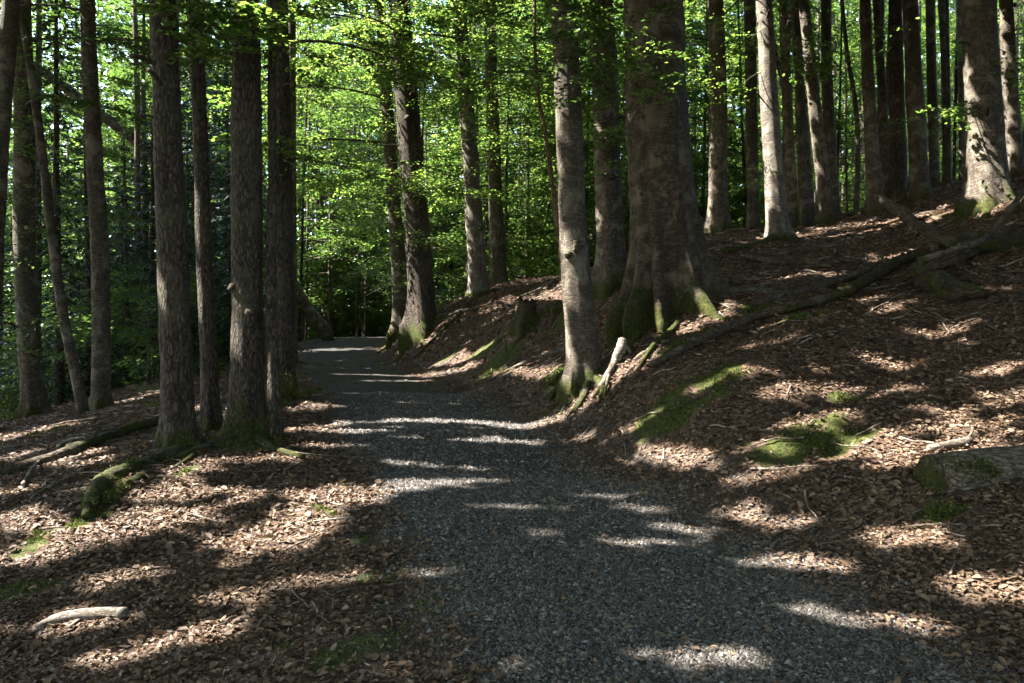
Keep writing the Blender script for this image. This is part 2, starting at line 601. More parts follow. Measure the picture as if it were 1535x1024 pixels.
ctrl = []
for p, q in zip(_pp[::14], _pt[::14]):
    n2 = np.array([q[1], -q[0]])
    for off in (-HW - .1, -.7, .7, HW + .1):
        ctrl.append((p[0] + n2[0] * off, p[1] + n2[1] * off, p[2]))
for (bx, by, _w, _w0, tx, Y, *_r) in TREES:
    ctrl.append(tuple(at_depth(bx, by, Y)))
PX = [  # px, py, distance
    (650, 545, 19.5), (750, 505, 17.5), (800, 452, 20), (750, 562, 14.5), (790, 478, 17), (880, 470, 16), (850, 430, 21.5), (800, 425, 24),
    (1010, 600, 9.3), (1100, 682, 7.4), (1250, 655, 7.6), (1400, 782, 5.7), (1535, 890, 4.7), (1535, 700, 6.4), (1390, 745, 6.1), (1400, 600, 8.4),
    (1200, 500, 10.6), (1060, 520, 11), (1400, 440, 11.5), (1130, 402, 15), (1240, 395, 15), (1300, 345, 18.5), (1535, 360, 12.5), (1535, 282, 17.5), (1535, 560, 8.4), (1420, 365, 14),
    (930, 545, 11.2), (1100, 455, 12.6),
    (430, 812, 6.3), (300, 800, 6.7), (200, 722, 8), (120, 785, 6.8), (0, 862, 5.8), (0, 1020, 4.4), (400, 1020, 4.0), (120, 935, 5.1), (0, 725, 8.8), (0, 652, 13),
    (330, 720, 8.2), (480, 690, 9.2), (250, 577, 18), (340, 550, 22), (440, 527, 27), (500, 640, 11.3), (560, 910, 4.9), (620, 1020, 3.9),
]
for p in PX:
    ctrl.append(tuple(at_depth(*p)))
ctrl += [(-15.5, 16, -1.6), (-17, 20, -3), (-24, 30, -7), (-14.5, 27, -.6), (-14, 35, -1), (-18, 42, -4), (-40, 60, -12), (-20, 9, -3), (-9, 4, -1.0), (-8, -4, -1.5), (-25, -10, -5), (-50, 20, -14),
         (-10, 42, 1.0), (-5, 52, .8), (0, 65, .5), (-22, 65, -5), (4, 32, 3.2), (8, 45, 3.4), (20, 45, 5.4), (12, 27, 5.3), (22, 30, 7.5), (18, 14, 6.6), (10, 3, 2.3), (14, -8, 3), (30, 10, 9), (35, 40, 9),
         (20, 70, 4), (50, 70, 8), (-60, 90, -15), (60, 0, 14), (0, 100, 1), (4, -4, 0.1), (6.5, 1, .9), (7, -12, .8), (-2, -3, -.35), (60, -30, 13), (-60, -30, -14), (60, 110, 9), (-70, 110, -15)]
ctrl = np.array(ctrl)
CS = 30.0


def _tps_fit(P, z, lam):
    n = len(P)
    d2 = ((P[:, None] - P[None]) ** 2).sum(-1)
    K = np.where(d2 > 0, .5 * d2 * np.log(np.maximum(d2, 1e-12)), 0) + np.eye(n) * lam
    A = np.zeros((n + 3, n + 3))
    A[:n, :n] = K
    A[:n, n:] = np.c_[np.ones(n), P]
    A[n:, :n] = A[:n, n:].T
    return np.linalg.solve(A, np.r_[z, 0, 0, 0])


_cp = ctrl[:, :2] / CS
_cw = _tps_fit(_cp, ctrl[:, 2], 2e-4)
GX0, GY0, GD = -72.0, -42.0, .25
GNX, GNY = 600, 640
_gx = GX0 + np.arange(GNX) * GD
_gy = GY0 + np.arange(GNY) * GD
GZ = np.zeros((GNY, GNX))
PD = np.zeros((GNY, GNX))
for j in range(GNY):
    q = np.c_[_gx, np.full(GNX, _gy[j])]
    u = q / CS
    d2 = ((u[:, None] - _cp[None]) ** 2).sum(-1)
    GZ[j] = (.5 * d2 * np.log(np.maximum(d2, 1e-12))) @ _cw[:-3] + np.c_[np.ones(GNX), u] @ _cw[-3:]
    e = ((q[:, None] - _pp[None, ::2, :2]) ** 2).sum(-1)
    PD[j] = np.sqrt(e.min(1))


def _bil(G, x, y):
    fx = np.clip((np.asarray(x, float) - GX0) / GD, 0, GNX - 1.001)
    fy = np.clip((np.asarray(y, float) - GY0) / GD, 0, GNY - 1.001)
    i, j = fx.astype(int), fy.astype(int)
    u, v = fx - i, fy - j
    return (G[j, i] * (1 - u) + G[j, i + 1] * u) * (1 - v) + (G[j + 1, i] * (1 - u) + G[j + 1, i + 1] * u) * v


def base_z(x, y):
    return _bil(GZ, x, y)


def edge_d(x, y):
    """distance from the path's edge (negative on the gravel), frayed"""
    return _bil(PD, x, y) - HW + .16 * noise2(x, y, .9, 11, 3) + .05 * noise2(x, y, 5, 12, 2)


def path_z(x, y):
    return base_z(x, y) + .012 * noise2(x, y, 2.2, 21, 3)


def ground_z(x, y):
    d = edge_d(x, y)
    wgt = sstep(-.1, .35, d)
    far = sstep(.1, 1.2, d)
    bank = sstep(-1.5, 1.5, np.asarray(x) + .15 * np.asarray(y) - 1.2)
    amp = .05 + .07 * bank
    # lumps drawn out down the slope, plus smaller humps and hollows
    u = np.asarray(x) * .8 + np.asarray(y) * .6
    v = -np.asarray(x) * .6 + np.asarray(y) * .8
    b = amp * (noise2(np.asarray(x) * .7, np.asarray(y) * 1.25, .9, 31, 3)) + .5 * amp * np.abs(noise2(x, y, 1.9, 34, 2)) + .022 * noise2(x, y, 5.5, 37, 2) + .19 * bank * (.35 - np.abs(noise2(u * .38, v * 1.25, 1.0, 39, 3)) * 1.6) + .05 * (1 - bank) * (.3 - np.abs(noise2(u * .5, v * 1.5, 1.0, 40, 3)))
    return base_z(x, y) - .06 * (1 - wgt) + far * b + wgt * .025


def H(x, y):
    return np.maximum(ground_z(x, y), path_z(x, y) - .5 * sstep(.3, .6, edge_d(x, y)))


def normal_at(x, y, e=.06):
    gx = (H(x + e, y) - H(x - e, y)) / (2 * e)
    gy = (H(x, y + e) - H(x, y - e)) / (2 * e)
    return nrm(np.stack([-gx, -gy, np.ones_like(gx)], -1))


def gp(px, py, ymin=2.5):
    """the ground point seen at a photo pixel"""
    t = np.concatenate([np.arange(ymin, 30, .02), np.arange(30, 70, .1)])
    x = (px - CX) / F * t
    z = EYE[2] - (py - CY) / F * t
    hit = np.nonzero(H(x, t) >= z)[0]
    k = hit[0] if len(hit) else len(t) - 1
    return np.array([x[k], t[k], float(H(x[k:k + 1], t[k:k + 1])[0])])


def gps(L):
    return np.array([gp(*p) for p in L])


# moss on the ground: (points in the photo, radius)
MOSS = [([(1000, 610), (1040, 585), (1085, 560)], .34), ([(985, 640), (1010, 625)], .22), ([(1110, 560), (1075, 580)], .2), ([(1125, 668), (1140, 690)], .14), ([(1180, 668), (1215, 655), (1250, 640)], .26),
        ([(780, 525), (815, 502), (845, 482)], .42), ([(745, 540), (775, 525)], .25), ([(662, 540), (690, 525)], .24), ([(715, 530), (735, 520)], .25), ([(730, 560), (760, 545)], .22),
        ([(480, 905), (540, 880), (590, 865)], .19), ([(555, 808), (600, 798)], .15), ([(590, 895), (640, 925)], .18), ([(520, 985), (620, 960)], .17), ([(650, 975), (690, 990)], .08), ([(400, 975), (440, 970)], .07),
        ([(10, 890), (60, 880)], .13), ([(110, 790), (150, 770)], .1), ([(60, 800), (40, 830)], .1), ([(180, 575), (230, 590)], .3), ([(240, 610), (260, 600)], .25), ([(500, 770), (470, 760)], .05),
        ([(1150, 455), (1120, 465)], .15), ([(1050, 500), (1000, 530)], .16), ([(1230, 470), (1180, 480)], .16), ([(1290, 600), (1260, 600)], .12), ([(1240, 680), (1290, 650)], .14),
        ([(380, 670), (350, 668), (330, 660)], .2), ([(428, 600), (470, 585)], .16), ([(835, 590), (830, 560)], .15), ([(270, 690), (250, 690)], .12), ([(1400, 770), (1430, 765)], .1), ([(0, 665), (100, 640)], .2), ([(295, 700), (265, 715)], .07)]
MOSS_P = np.concatenate([np.c_[resample(gps(pts), r, .08)[0], np.full(len(resample(gps(pts), r, .08)[0]), r)] for pts, r in MOSS])


def moss_at(x, y):
    m = np.zeros_like(np.asarray(x, float))
    sel = (np.asarray(y) < 30) & (np.asarray(y) > 2) & (np.abs(x) < 14)
    if sel.any():
        xs, ys = np.asarray(x)[sel], np.asarray(y)[sel]
        best = np.zeros(len(xs))
        for k in range(0, len(xs), 20000):
            q = np.c_[xs[k:k + 20000], ys[k:k + 20000]]
            d = np.sqrt(((q[:, None] - MOSS_P[None, :, :2]) ** 2).sum(-1)) / MOSS_P[None, :, 3]
            best[k:k + 20000] = np.clip(1.5 - d.min(1), 0, 1)
        uu, vv = xs * .8 + ys * .6, -xs * .6 + ys * .8
        m[sel] = np.clip(best * (.35 + 1.1 * sstep(-.3, .25, noise2(uu * .6, vv * 1.5, 2.4, 83, 3))), 0, 1)
    return m


def axis(*segs):
    out = [segs[0][0]]
    for a, b, st in segs:
        n = max(1, int(round((b - a) / st)))
        out += list(a + (b - a) * (np.arange(n) + 1) / n)
    return np.array(out)


ax_x = axis((-400, -72, 40), (-72, -20, 2), (-20, -8, .25), (-8, -5, .09), (-5, 6.5, .05), (6.5, 10, .1), (10, 20, .3), (20, 70, 2), (70, 400, 40))
ax_y = axis((-300, -40, 40), (-40, -4, 2), (-4, 3, .35), (3, 9, .04), (9, 15, .065), (15, 22, .11), (22, 36, .25), (36, 60, 1), (60, 110, 3), (110, 500, 40))
XX, YY = np.meshgrid(ax_x, ax_y)
ZZ = ground_z(XX.ravel(), YY.ravel())
nyy, nxx = XX.shape
ii = (np.arange(nyy - 1)[:, None] * nxx + np.arange(nxx - 1)[None]).ravel()
gm = mesh_from('forest_floor', np.c_[XX.ravel(), YY.ravel(), ZZ], [np.stack([ii, ii + 1, ii + nxx + 1, ii + nxx], -1)], [SOIL])
a = gm.attributes.new('moss', 'FLOAT', 'POINT')
a.data.foreach_set('value', moss_at(XX.ravel(), YY.ravel()).astype(np.float32))
a = gm.attributes.new('grit', 'FLOAT', 'POINT')
a.data.foreach_set('value', (1 - sstep(0.0, .55, edge_d(XX.ravel(), YY.ravel()))).astype(np.float32))
floor_o = tag(obj('forest_floor', gm), kind='structure')

# path ribbon
_s = np.concatenate([[0], np.cumsum(np.linalg.norm(np.diff(_pp, axis=0), axis=1))])
k0 = np.searchsorted(_pp[:, 1], 2.2)
pk, _ = resample(_pp[k0:], 1.0, .08)
pt = nrm(np.gradient(pk[:, :2], axis=0))
offs = np.linspace(-HW - .35, HW + .35, 49)
px_ = pk[:, None, 0] + pt[:, None, 1] * offs
py_ = pk[:, None, 1] - pt[:, None, 0] * offs
pz_ = path_z(px_.ravel(), py_.ravel())
nn, mm_ = px_.shape
ii = (np.arange(nn - 1)[:, None] * mm_ + np.arange(mm_ - 1)[None]).ravel()
pm = mesh_from('gravel_path', np.c_[px_.ravel(), py_.ravel(), pz_], [np.stack([ii, ii + 1, ii + mm_ + 1, ii + mm_], -1)], [GRAVEL])
a = pm.attributes.new('edge', 'FLOAT', 'POINT')
_right = sstep(-.1, 1.3, np.tile(offs, nn)) * .35
a.data.foreach_set('value', (sstep(-.55, .1, edge_d(px_.ravel(), py_.ravel()) + _right)).astype(np.float32))
path_o = tag(obj('gravel_path', pm), kind='structure')

# ------------------------------------------------------------------ light gaps: openings carved in the unseen canopy to place the sun patches
U = nrm(np.cross(S, np.array([0, 0, 1.0])))
Vv = np.cross(S, U)


def suv(P):
    return np.stack([P @ U, P @ Vv], -1)


GAPS = [  # strokes on the ground (photo pixels) and their half width in metres
    ([(590, 632), (700, 632), (815, 634)], .30), ([(520, 648), (600, 642)], .14), ([(455, 527), (545, 521)], .34), ([(445, 551), (540, 552)], .16), ([(510, 561), (620, 563)], .16), ([(565, 571), (625, 571)], .13),
    ([(430, 818), (452, 790), (495, 752), (560, 735), (620, 728)], .25), ([(620, 722), (740, 720)], .07), ([(740, 760), (830, 763)], .09), ([(640, 773), (690, 776)], .05),
    ([(940, 762), (985, 764)], .06), ([(960, 791), (1060, 795)], .05), ([(930, 812), (970, 812)], .06), ([(640, 861), (700, 858)], .06),
    ([(1150, 838), (1245, 858)], .07), ([(1215, 918), (1390, 943)], .05), ([(1045, 992), (1120, 1006)], .035), ([(680, 660), (790, 662)], .07), ([(580, 662), (625, 660)], .06), ([(580, 692), (630, 695)], .05), ([(880, 742), (940, 744)], .04),
    ([(650, 483), (610, 503), (570, 522)], .36), ([(700, 500), (760, 470), (840, 445)], .15), ([(655, 545), (730, 520)], .2), ([(760, 440), (860, 430)], .2), ([(600, 525), (660, 510)], .15), ([(720, 560), (840, 560)], .06),
    ([(800, 640), (860, 612), (900, 585), (930, 560)], .16), ([(938, 545), (975, 518), (1030, 492)], .15), ([(1050, 490), (1100, 458)], .07),
    ([(1200, 592), (1260, 576)], .15), ([(1300, 542), (1370, 547)], .12), ([(1290, 452), (1350, 456)], .14), ([(1240, 690), (1300, 665), (1360, 645)], .13), ([(1360, 645), (1430, 640), (1500, 640)], .16), ([(1480, 560), (1535, 545)], .14), ([(1500, 600), (1535, 590)], .12),
    ([(1190, 354), (1270, 338), (1400, 322)], .40), ([(1400, 330), (1440, 316)], .3), ([(1495, 310), (1535, 290)], .25), ([(1180, 640), (1240, 620)], .06), ([(900, 682), (1010, 678)], .05), ([(1440, 870), (1535, 850)], .06), ([(1100, 770), (1200, 790)], .03), ([(1420, 665), (1480, 660)], .1),
    ([(275, 712), (300, 700), (330, 690)], .12), ([(230, 752), (290, 728)], .10), ([(155, 800), (230, 768)], .10), ([(0, 852), (60, 818), (120, 790)], .16), ([(205, 922), (285, 905)], .08), ([(60, 942), (180, 930)], .10),
    ([(180, 985), (330, 950)], .05), ([(370, 895), (470, 870)], .04), ([(0, 785), (60, 762)], .10), ([(95, 705), (150, 690)], .13), ([(380, 690), (420, 686)], .05), ([(430, 692), (482, 662)], .04), ([(450, 645), (525, 634)], .08), ([(190, 604), (250, 586)], .3), ([(0, 660), (100, 636)], .16),
    ([(0, 745), (50, 730)], .1), ([(440, 615), (500, 605)], .08), ([(120, 830), (200, 800)], .06), ([(480, 670), (520, 668)], .06), ([(270, 620), (290, 612)], .15),
]
GAPS += [([(1060, 578), (1108, 558)], .10), ([(985, 632), (1010, 615)], .04), ([(1130, 672), (1150, 662)], .04), ([(800, 508), (825, 496)], .08), ([(665, 540), (690, 528)], .12), ([(585, 870), (610, 866)], .03), ([(360, 612), (358, 640)], .05), ([(150, 735), (185, 715)], .08), ([(1430, 705), (1480, 700)], .05)]
GAPS += [([(200, 922), (285, 905)], .09), ([(60, 942), (185, 930)], .13), ([(150, 990), (240, 972), (330, 955)], .06), ([(360, 905), (420, 888), (475, 868)], .06), ([(0, 800), (50, 780)], .12), ([(330, 820), (380, 800)], .04), ([(250, 790), (330, 760), (370, 740)], .04),
         ([(60, 700), (130, 680)], .12), ([(0, 690), (60, 675)], .12), ([(130, 880), (200, 862)], .03), ([(480, 790), (500, 760)], .1), ([(1090, 500), (1150, 490)], .10), ([(1120, 520), (1190, 505)], .05), ([(1150, 600), (1200, 585), (1260, 570)], .11), ([(1200, 640), (1260, 618)], .07),
         ([(1330, 590), (1400, 580)], .07), ([(1400, 500), (1470, 490)], .12), ([(1240, 480), (1310, 465)], .1), ([(1330, 700), (1380, 670)], .10), ([(1420, 620), (1535, 600)], .10), ([(1160, 420), (1240, 412)], .13), ([(1300, 390), (1360, 380)], .14), ([(1000, 680), (1080, 700)], .04), ([(870, 660), (960, 650)], .08),
         ([(1100, 720), (1160, 715)], .03), ([(1300, 800), (1400, 815)], .03), ([(1450, 880), (1535, 865)], .07), ([(1400, 688), (1460, 684), (1535, 680)], .09), ([(690, 470), (730, 455)], .2), ([(640, 560), (720, 545)], .10), ([(840, 520), (800, 540)], .08), ([(520, 590), (600, 588)], .06), ([(600, 605), (680, 607)], .06), ([(640, 700), (720, 702)], .03)]
BEAMS = [(470, 40, 240, 25, .8), (520, 10, 300, 24.5, 1.0), (600, 10, 280, 22, .8), (680, 10, 280, 22.3, .7), (765, 10, 260, 25, .9), (612, 300, 480, 23, .4), (598, 60, 330, 23, .35),   # carved openings that sun the boughs and trunks: px, row from, row to, distance, radius
    (702, 120, 440, 24, .34), (852, 200, 400, 11.5, .12), (862, 400, 560, 11.5, .17), (1140, 0, 190, 18, .5), (1150, 190, 330, 18, .3), (612, 390, 480, 23, .28), (598, 140, 330, 23, .16), (578, 280, 440, 26, .2),
    (950, 190, 330, 13, .14), (1455, 120, 300, 15, .2), (1465, 240, 300, 15, .25), (1210, 30, 260, 20.5, .14), (1300, 20, 300, 20, .16), (738, 180, 400, 27, .10), (1365, 0, 120, 20, .12), (928, 500, 560, 11, .16), (902, 340, 400, 16, .1),
    (1062, 200, 330, 20, .15), (1516, 60, 260, 19, .12), (1440, 180, 280, 28, .15)]
GP = []
for pts, r in GAPS:
    q, _ = resample(gps(pts), r, .12)
    GP.append(np.c_[suv(q), np.full(len(q), r)])
for (px, r0, r1, Y, r) in BEAMS:
    n = max(2, int((r1 - r0) / F * Y / .25))
    q = np.array([at_depth(px, v, Y) for v in np.linspace(r0, r1, n)])
    GP.append(np.c_[suv(q), np.full(len(q), r)])
GPT = np.concatenate(GP[len(GAPS) + 7:])      # the sunlit trunks only
GP = np.concatenate(GP)


def in_gap(P, margin=.10):
    """gaps with ragged edges: a leaf near a gap's rim may or may not be there"""
    uv = suv(P)
    out = np.zeros(len(P), bool)
    wob = .95 + .65 * noise2(uv[:, 0] * 1.7, uv[:, 1] * .8, 3.4, 55, 3)
    rag = np.random.default_rng(56).uniform(.62, 1.22, len(P))
    for k in range(0, len(P), 20000):
        df = uv[k:k + 20000, None] - GP[None, :, :2]
        d = (df[..., 0] * 1.22) ** 2 + (df[..., 1] * .72) ** 2
        lim = (GP[None, :, 2] * .85 + np.broadcast_to(margin, (len(P),))[k:k + 20000, None]) * (wob * rag)[k:k + 20000, None]
        out[k:k + 20000] = (d < lim ** 2).any(1)
    # small chinks everywhere
    ch = noise2(uv[:, 0] * 2.3, uv[:, 1] * .8, 2.3, 58, 2)
    out |= (ch > .34) & (rag < 1.08)
    return out


def off_beam(P, margin=.3):
    d = np.sqrt(((suv(P)[:, None] - GPT[None, :, :2]) ** 2).sum(-1)) - GPT[None, :, 2]
    return d.min(1) > margin


# ------------------------------------------------------------------ trees
BARK = {'B': BEECH, 'R': RIDGE, 'P': PALE, 'G': BIGB}


def trunk_mesh(name, axis_fn, htot, rad_fn, mat, ns, zs, flare=.6, fh=.35, lobes=(), lump=.03, seed=0, fbase=.22, ribs=.14):
    zs = np.asarray(zs)
    cen = np.array([axis_fn(z) for z in zs])
    th = np.linspace(0, 2 * math.pi, ns, endpoint=False)
    rr = np.array([rad_fn(z) for z in zs])[:, None] * np.ones(ns)
    hb = np.maximum(zs, -.25)[:, None]
    lob = np.zeros(ns)
    for (a0, s_, wd) in lobes:
        dth = np.angle(np.exp(1j * (th - a0)))
        lob = np.maximum(lob, s_ * np.exp(-(dth / wd) ** 2))
    base_r = rad_fn(0)
    f1 = np.exp(-np.maximum(hb, 0) / fh) * (1 + np.maximum(-hb, 0) * 1.2)
    rr = rr + base_r * flare * f1 * (fbase + lob[None])
    # the buttresses run up the trunk as soft ribs
    f2 = np.exp(-np.maximum(hb, 0) / (fh * (2.0 if ribs > .2 else 4.0)))
    rr = rr + base_r * ribs * f2 * (lob[None] - .4)
    if ribs > .2:      # buttress ribs wander as they climb
        tw = .22 * noise2(zs * 1.1, np.zeros(len(zs)), 1.0, 91, 2)
        rr = np.array([np.interp(th + w_, np.r_[th, th + 2 * math.pi, th - 2 * math.pi][np.argsort(np.r_[th, th + 2 * math.pi, th - 2 * math.pi])], np.r_[r_, r_, r_][np.argsort(np.r_[th, th + 2 * math.pi, th - 2 * math.pi])]) for r_, w_ in zip(rr, tw)])
    d = np.stack([np.cos(th), np.sin(th), np.zeros(ns)], -1)
    P = cen[:, None] + d[None] * rr[..., None]
    q = P * np.array([2.2, 2.2, .9]) / max(base_r, .12) * .3
    disp = lump * base_r * 2 * (noise3(q, seed) + .6 * noise3(q * np.array([2.3, 2.3, 3.4]), seed + 3) + .35 * noise3(q * 6, seed + 4))
    P = P + d[None] * disp[..., None]
    V = P.reshape(-1, 3)
    top = len(V)
    V = np.concatenate([V, cen[-1:] + [[0, 0, .1]]])
    j = np.arange(ns)
    o = (len(zs) - 1) * ns
    return mesh_from(name, V, [ring_faces(len(zs), ns), np.stack([np.full(ns, top), o + j, o + (j + 1) % ns], -1)], [mat])


def root_tube(base, ang, r0, length, seed, wander=.35, lift=.25):
    """a root that leaves the trunk's foot and dives under the litter; returned relative to the base"""
    rg = np.random.default_rng(seed)
    n = 12
    t = np.linspace(0, 1, n)
    a = ang + wander * np.cumsum(rg.normal(0, .35, n)) * t
    st = length / (n - 1)
    xy = np.cumsum(np.c_[np.cos(a), np.sin(a)] * st, 0) * np.ones((n, 1)) + base[:2]
    r = r0 * (1 - t) ** .8 + .018
    z = H(xy[:, 0], xy[:, 1]) + r * (.35 - .9 * t) + lift * r0 * (1 - t) ** 3
    P = np.c_[xy, z] - base
    Q, rr = resample(P, r, max(.05, length / 26))
    return tube(Q, rr, 9, .16, seed, .9)


def make_tree(i, row):
    bx, by, wpx, w0, tx, Y, kind, label = row
    p0 = at_depth(bx, by, Y)
    p1 = at_depth(tx, 0, Y)
    base = np.array([p0[0], p0[1], float(H(p0[0:1], p0[1:2])[0])])
    hv = p1[2] - base[2]
    r1, r2 = wpx / 2 / F * Y, w0 / 2 / F * Y
    htot = max(22.0, hv + 9) + rng.uniform(0, 3)
    seed = 100 + i
    rg = np.random.default_rng(seed)
    sway = rg.normal(0, .012, 2) * hv * .35
    ph = rg.uniform(0, 6.28)
    ly = rg.normal(0, .01)

    def axis_fn(z):
        k = z / hv
        kk = min(k, 1.0) + max(k - 1, 0) * .35
        b = math.sin(math.pi * min(max(k, 0), 1.6)) * .9 + .35 * math.sin(2.6 * math.pi * k + ph) * (k > 0)
        return ((p1[0] - p0[0]) * kk + sway[0] * b, ly * max(z, 0) + sway[1] * b, z)

    def rad_fn(z):
        k = max(z, 0) / hv
        r = r1 + (r2 - r1) * min(k, 1.0)
        if k > 1:
            r = r2 * max(.12, 1 - .85 * (z - hv) / max(htot - hv, .1))
        return r

    root = thing('beech_tree' if kind != 'R' else 'rough_barked_tree', base, label, 'tree')
    big = kind == 'G'
    near = Y < 14
    ns = 110 if big else 40 if near else 26
    step = .035 if big else .07 if near else .14
    zs = np.concatenate([np.arange(-1.4 if not big else -1.8, 1.6, step), np.arange(1.6, hv + .6, step * 2.2), np.arange(hv + .7, htot, 1.1)])
    nl = 9 if big else int(rg.integers(4, 7))
    if big:
        lobes = [(R(-112), .85, .15), (R(-138), .9, .16), (R(-164), .7, .18), (R(-70), 1.0, .19), (R(-8), 1.35, .26), (R(-42), .5, .14), (R(60), 1, .4), (R(115), .8, .35)]
    else:
        lobes = [(k * 6.283 / nl + rg.uniform(-.35, .35), rg.uniform(.5, 1.1), rg.uniform(.22, .42)) for k in range(nl)]
    fl = .95 if big else rg.uniform(.55, .85)
    fh = .6 if big else max(.16, r1 * 1.0)
    t = obj('trunk', trunk_mesh('trunk', axis_fn, htot, rad_fn, BARK[kind], ns, zs, fl, fh, lobes, .030 if kind in 'RG' else .026, seed, (.2 if big else .22), (.21 if big else .14)), root)
    nr = 0
    if Y < 24.5 and wpx > 13:
        for (a0, s_, wd) in lobes:
            if big and R(20) < a0 < R(150):
                continue
            L = r1 * (rg.uniform(2.6, 4.2) if not big else rg.uniform(2.4, 3.4)) * (s_ ** .5)
            V, Fc = root_tube(base, a0, r1 * (.30 if not big else .22) * s_ ** .5, L, seed * 7 + nr)
            mb = MB()
            mb.add(V, *Fc)
            obj('root', mb.mesh('root', [ROOTM if kind != 'P' else BEECH]), root)
            nr += 1
    return dict(o=root, base=base, axis=axis_fn, rad=rad_fn, hv=hv, htot=htot, Y=Y)


T = [make_tree(i, r) for i, r in enumerate(TREES)]


def px_stem(name, pts, Y0, Y1, wpx0, wpx1, mat, label, cat, extra_top=6.0, ns=12, rough=.08):
    """a stem that follows photo pixels from its foot upward"""
    n = len(pts)
    Q = np.array([at_depth(p[0], p[1], Y0 + (Y1 - Y0) * k / (n - 1)) for k, p in enumerate(pts)])
    if extra_top:
        d = nrm(Q[-1] - Q[-2])
        Q = np.concatenate([Q, [Q[-1] + d * extra_top]])
    g = H(Q[0:1, 0], Q[0:1, 1])[0]
    base = np.array([Q[0, 0], Q[0, 1], g])
    Q = np.concatenate([[[Q[0, 0] + .02, Q[0, 1], g - .4]], Q])
    rad = np.r_[wpx0 * 1.35, np.linspace(wpx0, wpx1, n), [wpx1 * .4] if extra_top else []] / 2 / F * Y0
    P, rr = resample(Q, rad, .2)
    root = thing(name, base, label, cat)
    V, Fc = tube(P - base, rr, ns, rough, 5)
    mb = MB()
    mb.add(V, *Fc)
    obj('trunk', mb.mesh('trunk', [mat]), root)
    return root, P


px_stem('beech_tree', [(127, 632), (113, 560), (98, 490), (80, 370), (66, 250), (48, 120), (30, 0)], 15, 15.4, 17, 11, BEECH, 'thin bowed stem leaning across the stout shaded trunk at the brink', 'tree')
px_stem('beech_tree', [(414, 662), (409, 560), (407, 470), (406, 380), (409, 270), (407, 150), (409, 0)], 9.8, 10.2, 21, 11, RIDGE, 'thin knobbly stem standing in front of the mossy thick trunk by the path', 'tree', ns=18, rough=.14)
px_stem('young_tree', [(843, 418), (840, 370), (834, 320), (826, 260), (817, 195), (808, 150), (803, 90), (801, 0)], 20, 20.3, 8, 5, REDB, 'thin reddish young stem curving beside the silvery leaning trunk', 'tree')
px_stem('leaning_dead_tree', [(492, 508), (462, 465), (435, 425), (385, 372), (330, 325), (240, 245), (150, 170), (60, 105)], 31, 29, 19, 13, BEECH, 'dead trunk leaning far over to the left behind the close cluster', 'dead tree', 2.0, 14)
px_stem('young_tree', [(1190, 350), (1183, 250), (1176, 150), (1160, 60), (1150, 0)], 24, 24, 7, 5, BEECH, 'thin dark stem leaning behind the brightly lit hillside trunk', 'tree')
px_stem('young_tree', [(1284, 322), (1286, 240), (1283, 160), (1270, 80), (1262, 0)], 24, 24.5, 8, 6, BEECH, 'thin upright dark stem between the leaning and the twisted hillside trunk', 'tree')

# ---- foliage prototypes (each a shared mesh)
def spray_points(rg, n, flat=.04):
    x = rg.uniform(.05, 1, n) ** .75
    half = (1.12 - x) * np.minimum(1, x * 3.2) * .62
    y = rg.uniform(-1, 1, n) * half
    z = -.22 * x * x + rg.normal(0, flat, n) - .1 * np.abs(y)
    ax = np.c_[np.full(n, .8), np.sign(y) * rg.uniform(.25, 1.1, n), rg.normal(-.12, .22, n)]
    nm = np.c_[rg.normal(0, .33, n), rg.normal(0, .33, n), np.ones(n)]
    return np.c_[x, y, z], ax, nm


def place_sprays(rg, pos, yaw, pitch, size, nper, leaf, oval=False, flat=.05, wide=.6):
    """many leaf sprays at once; pos (m,3)"""
    m = len(pos)
    P0, X0, N0 = spray_points(rg, m * nper, flat)
    yaw = np.repeat(yaw, nper)
    pit = np.repeat(pitch, nper)
    s = np.repeat(size, nper)

    def rot(v):
        x = v[:, 0] * np.cos(pit) - v[:, 2] * np.sin(pit)
        z = v[:, 0] * np.sin(pit) + v[:, 2] * np.cos(pit)
        return np.c_[x * np.cos(yaw) - v[:, 1] * np.sin(yaw), x * np.sin(yaw) + v[:, 1] * np.cos(yaw), z]
    P = rot(P0 * s[:, None]) + np.repeat(pos, nper, 0)
    L = leaf * rg.uniform(.7, 1.3, len(P))
    return (leaf_oval if oval else leaf_rhomb)(P, rot(X0), rot(N0), L, L * wide)


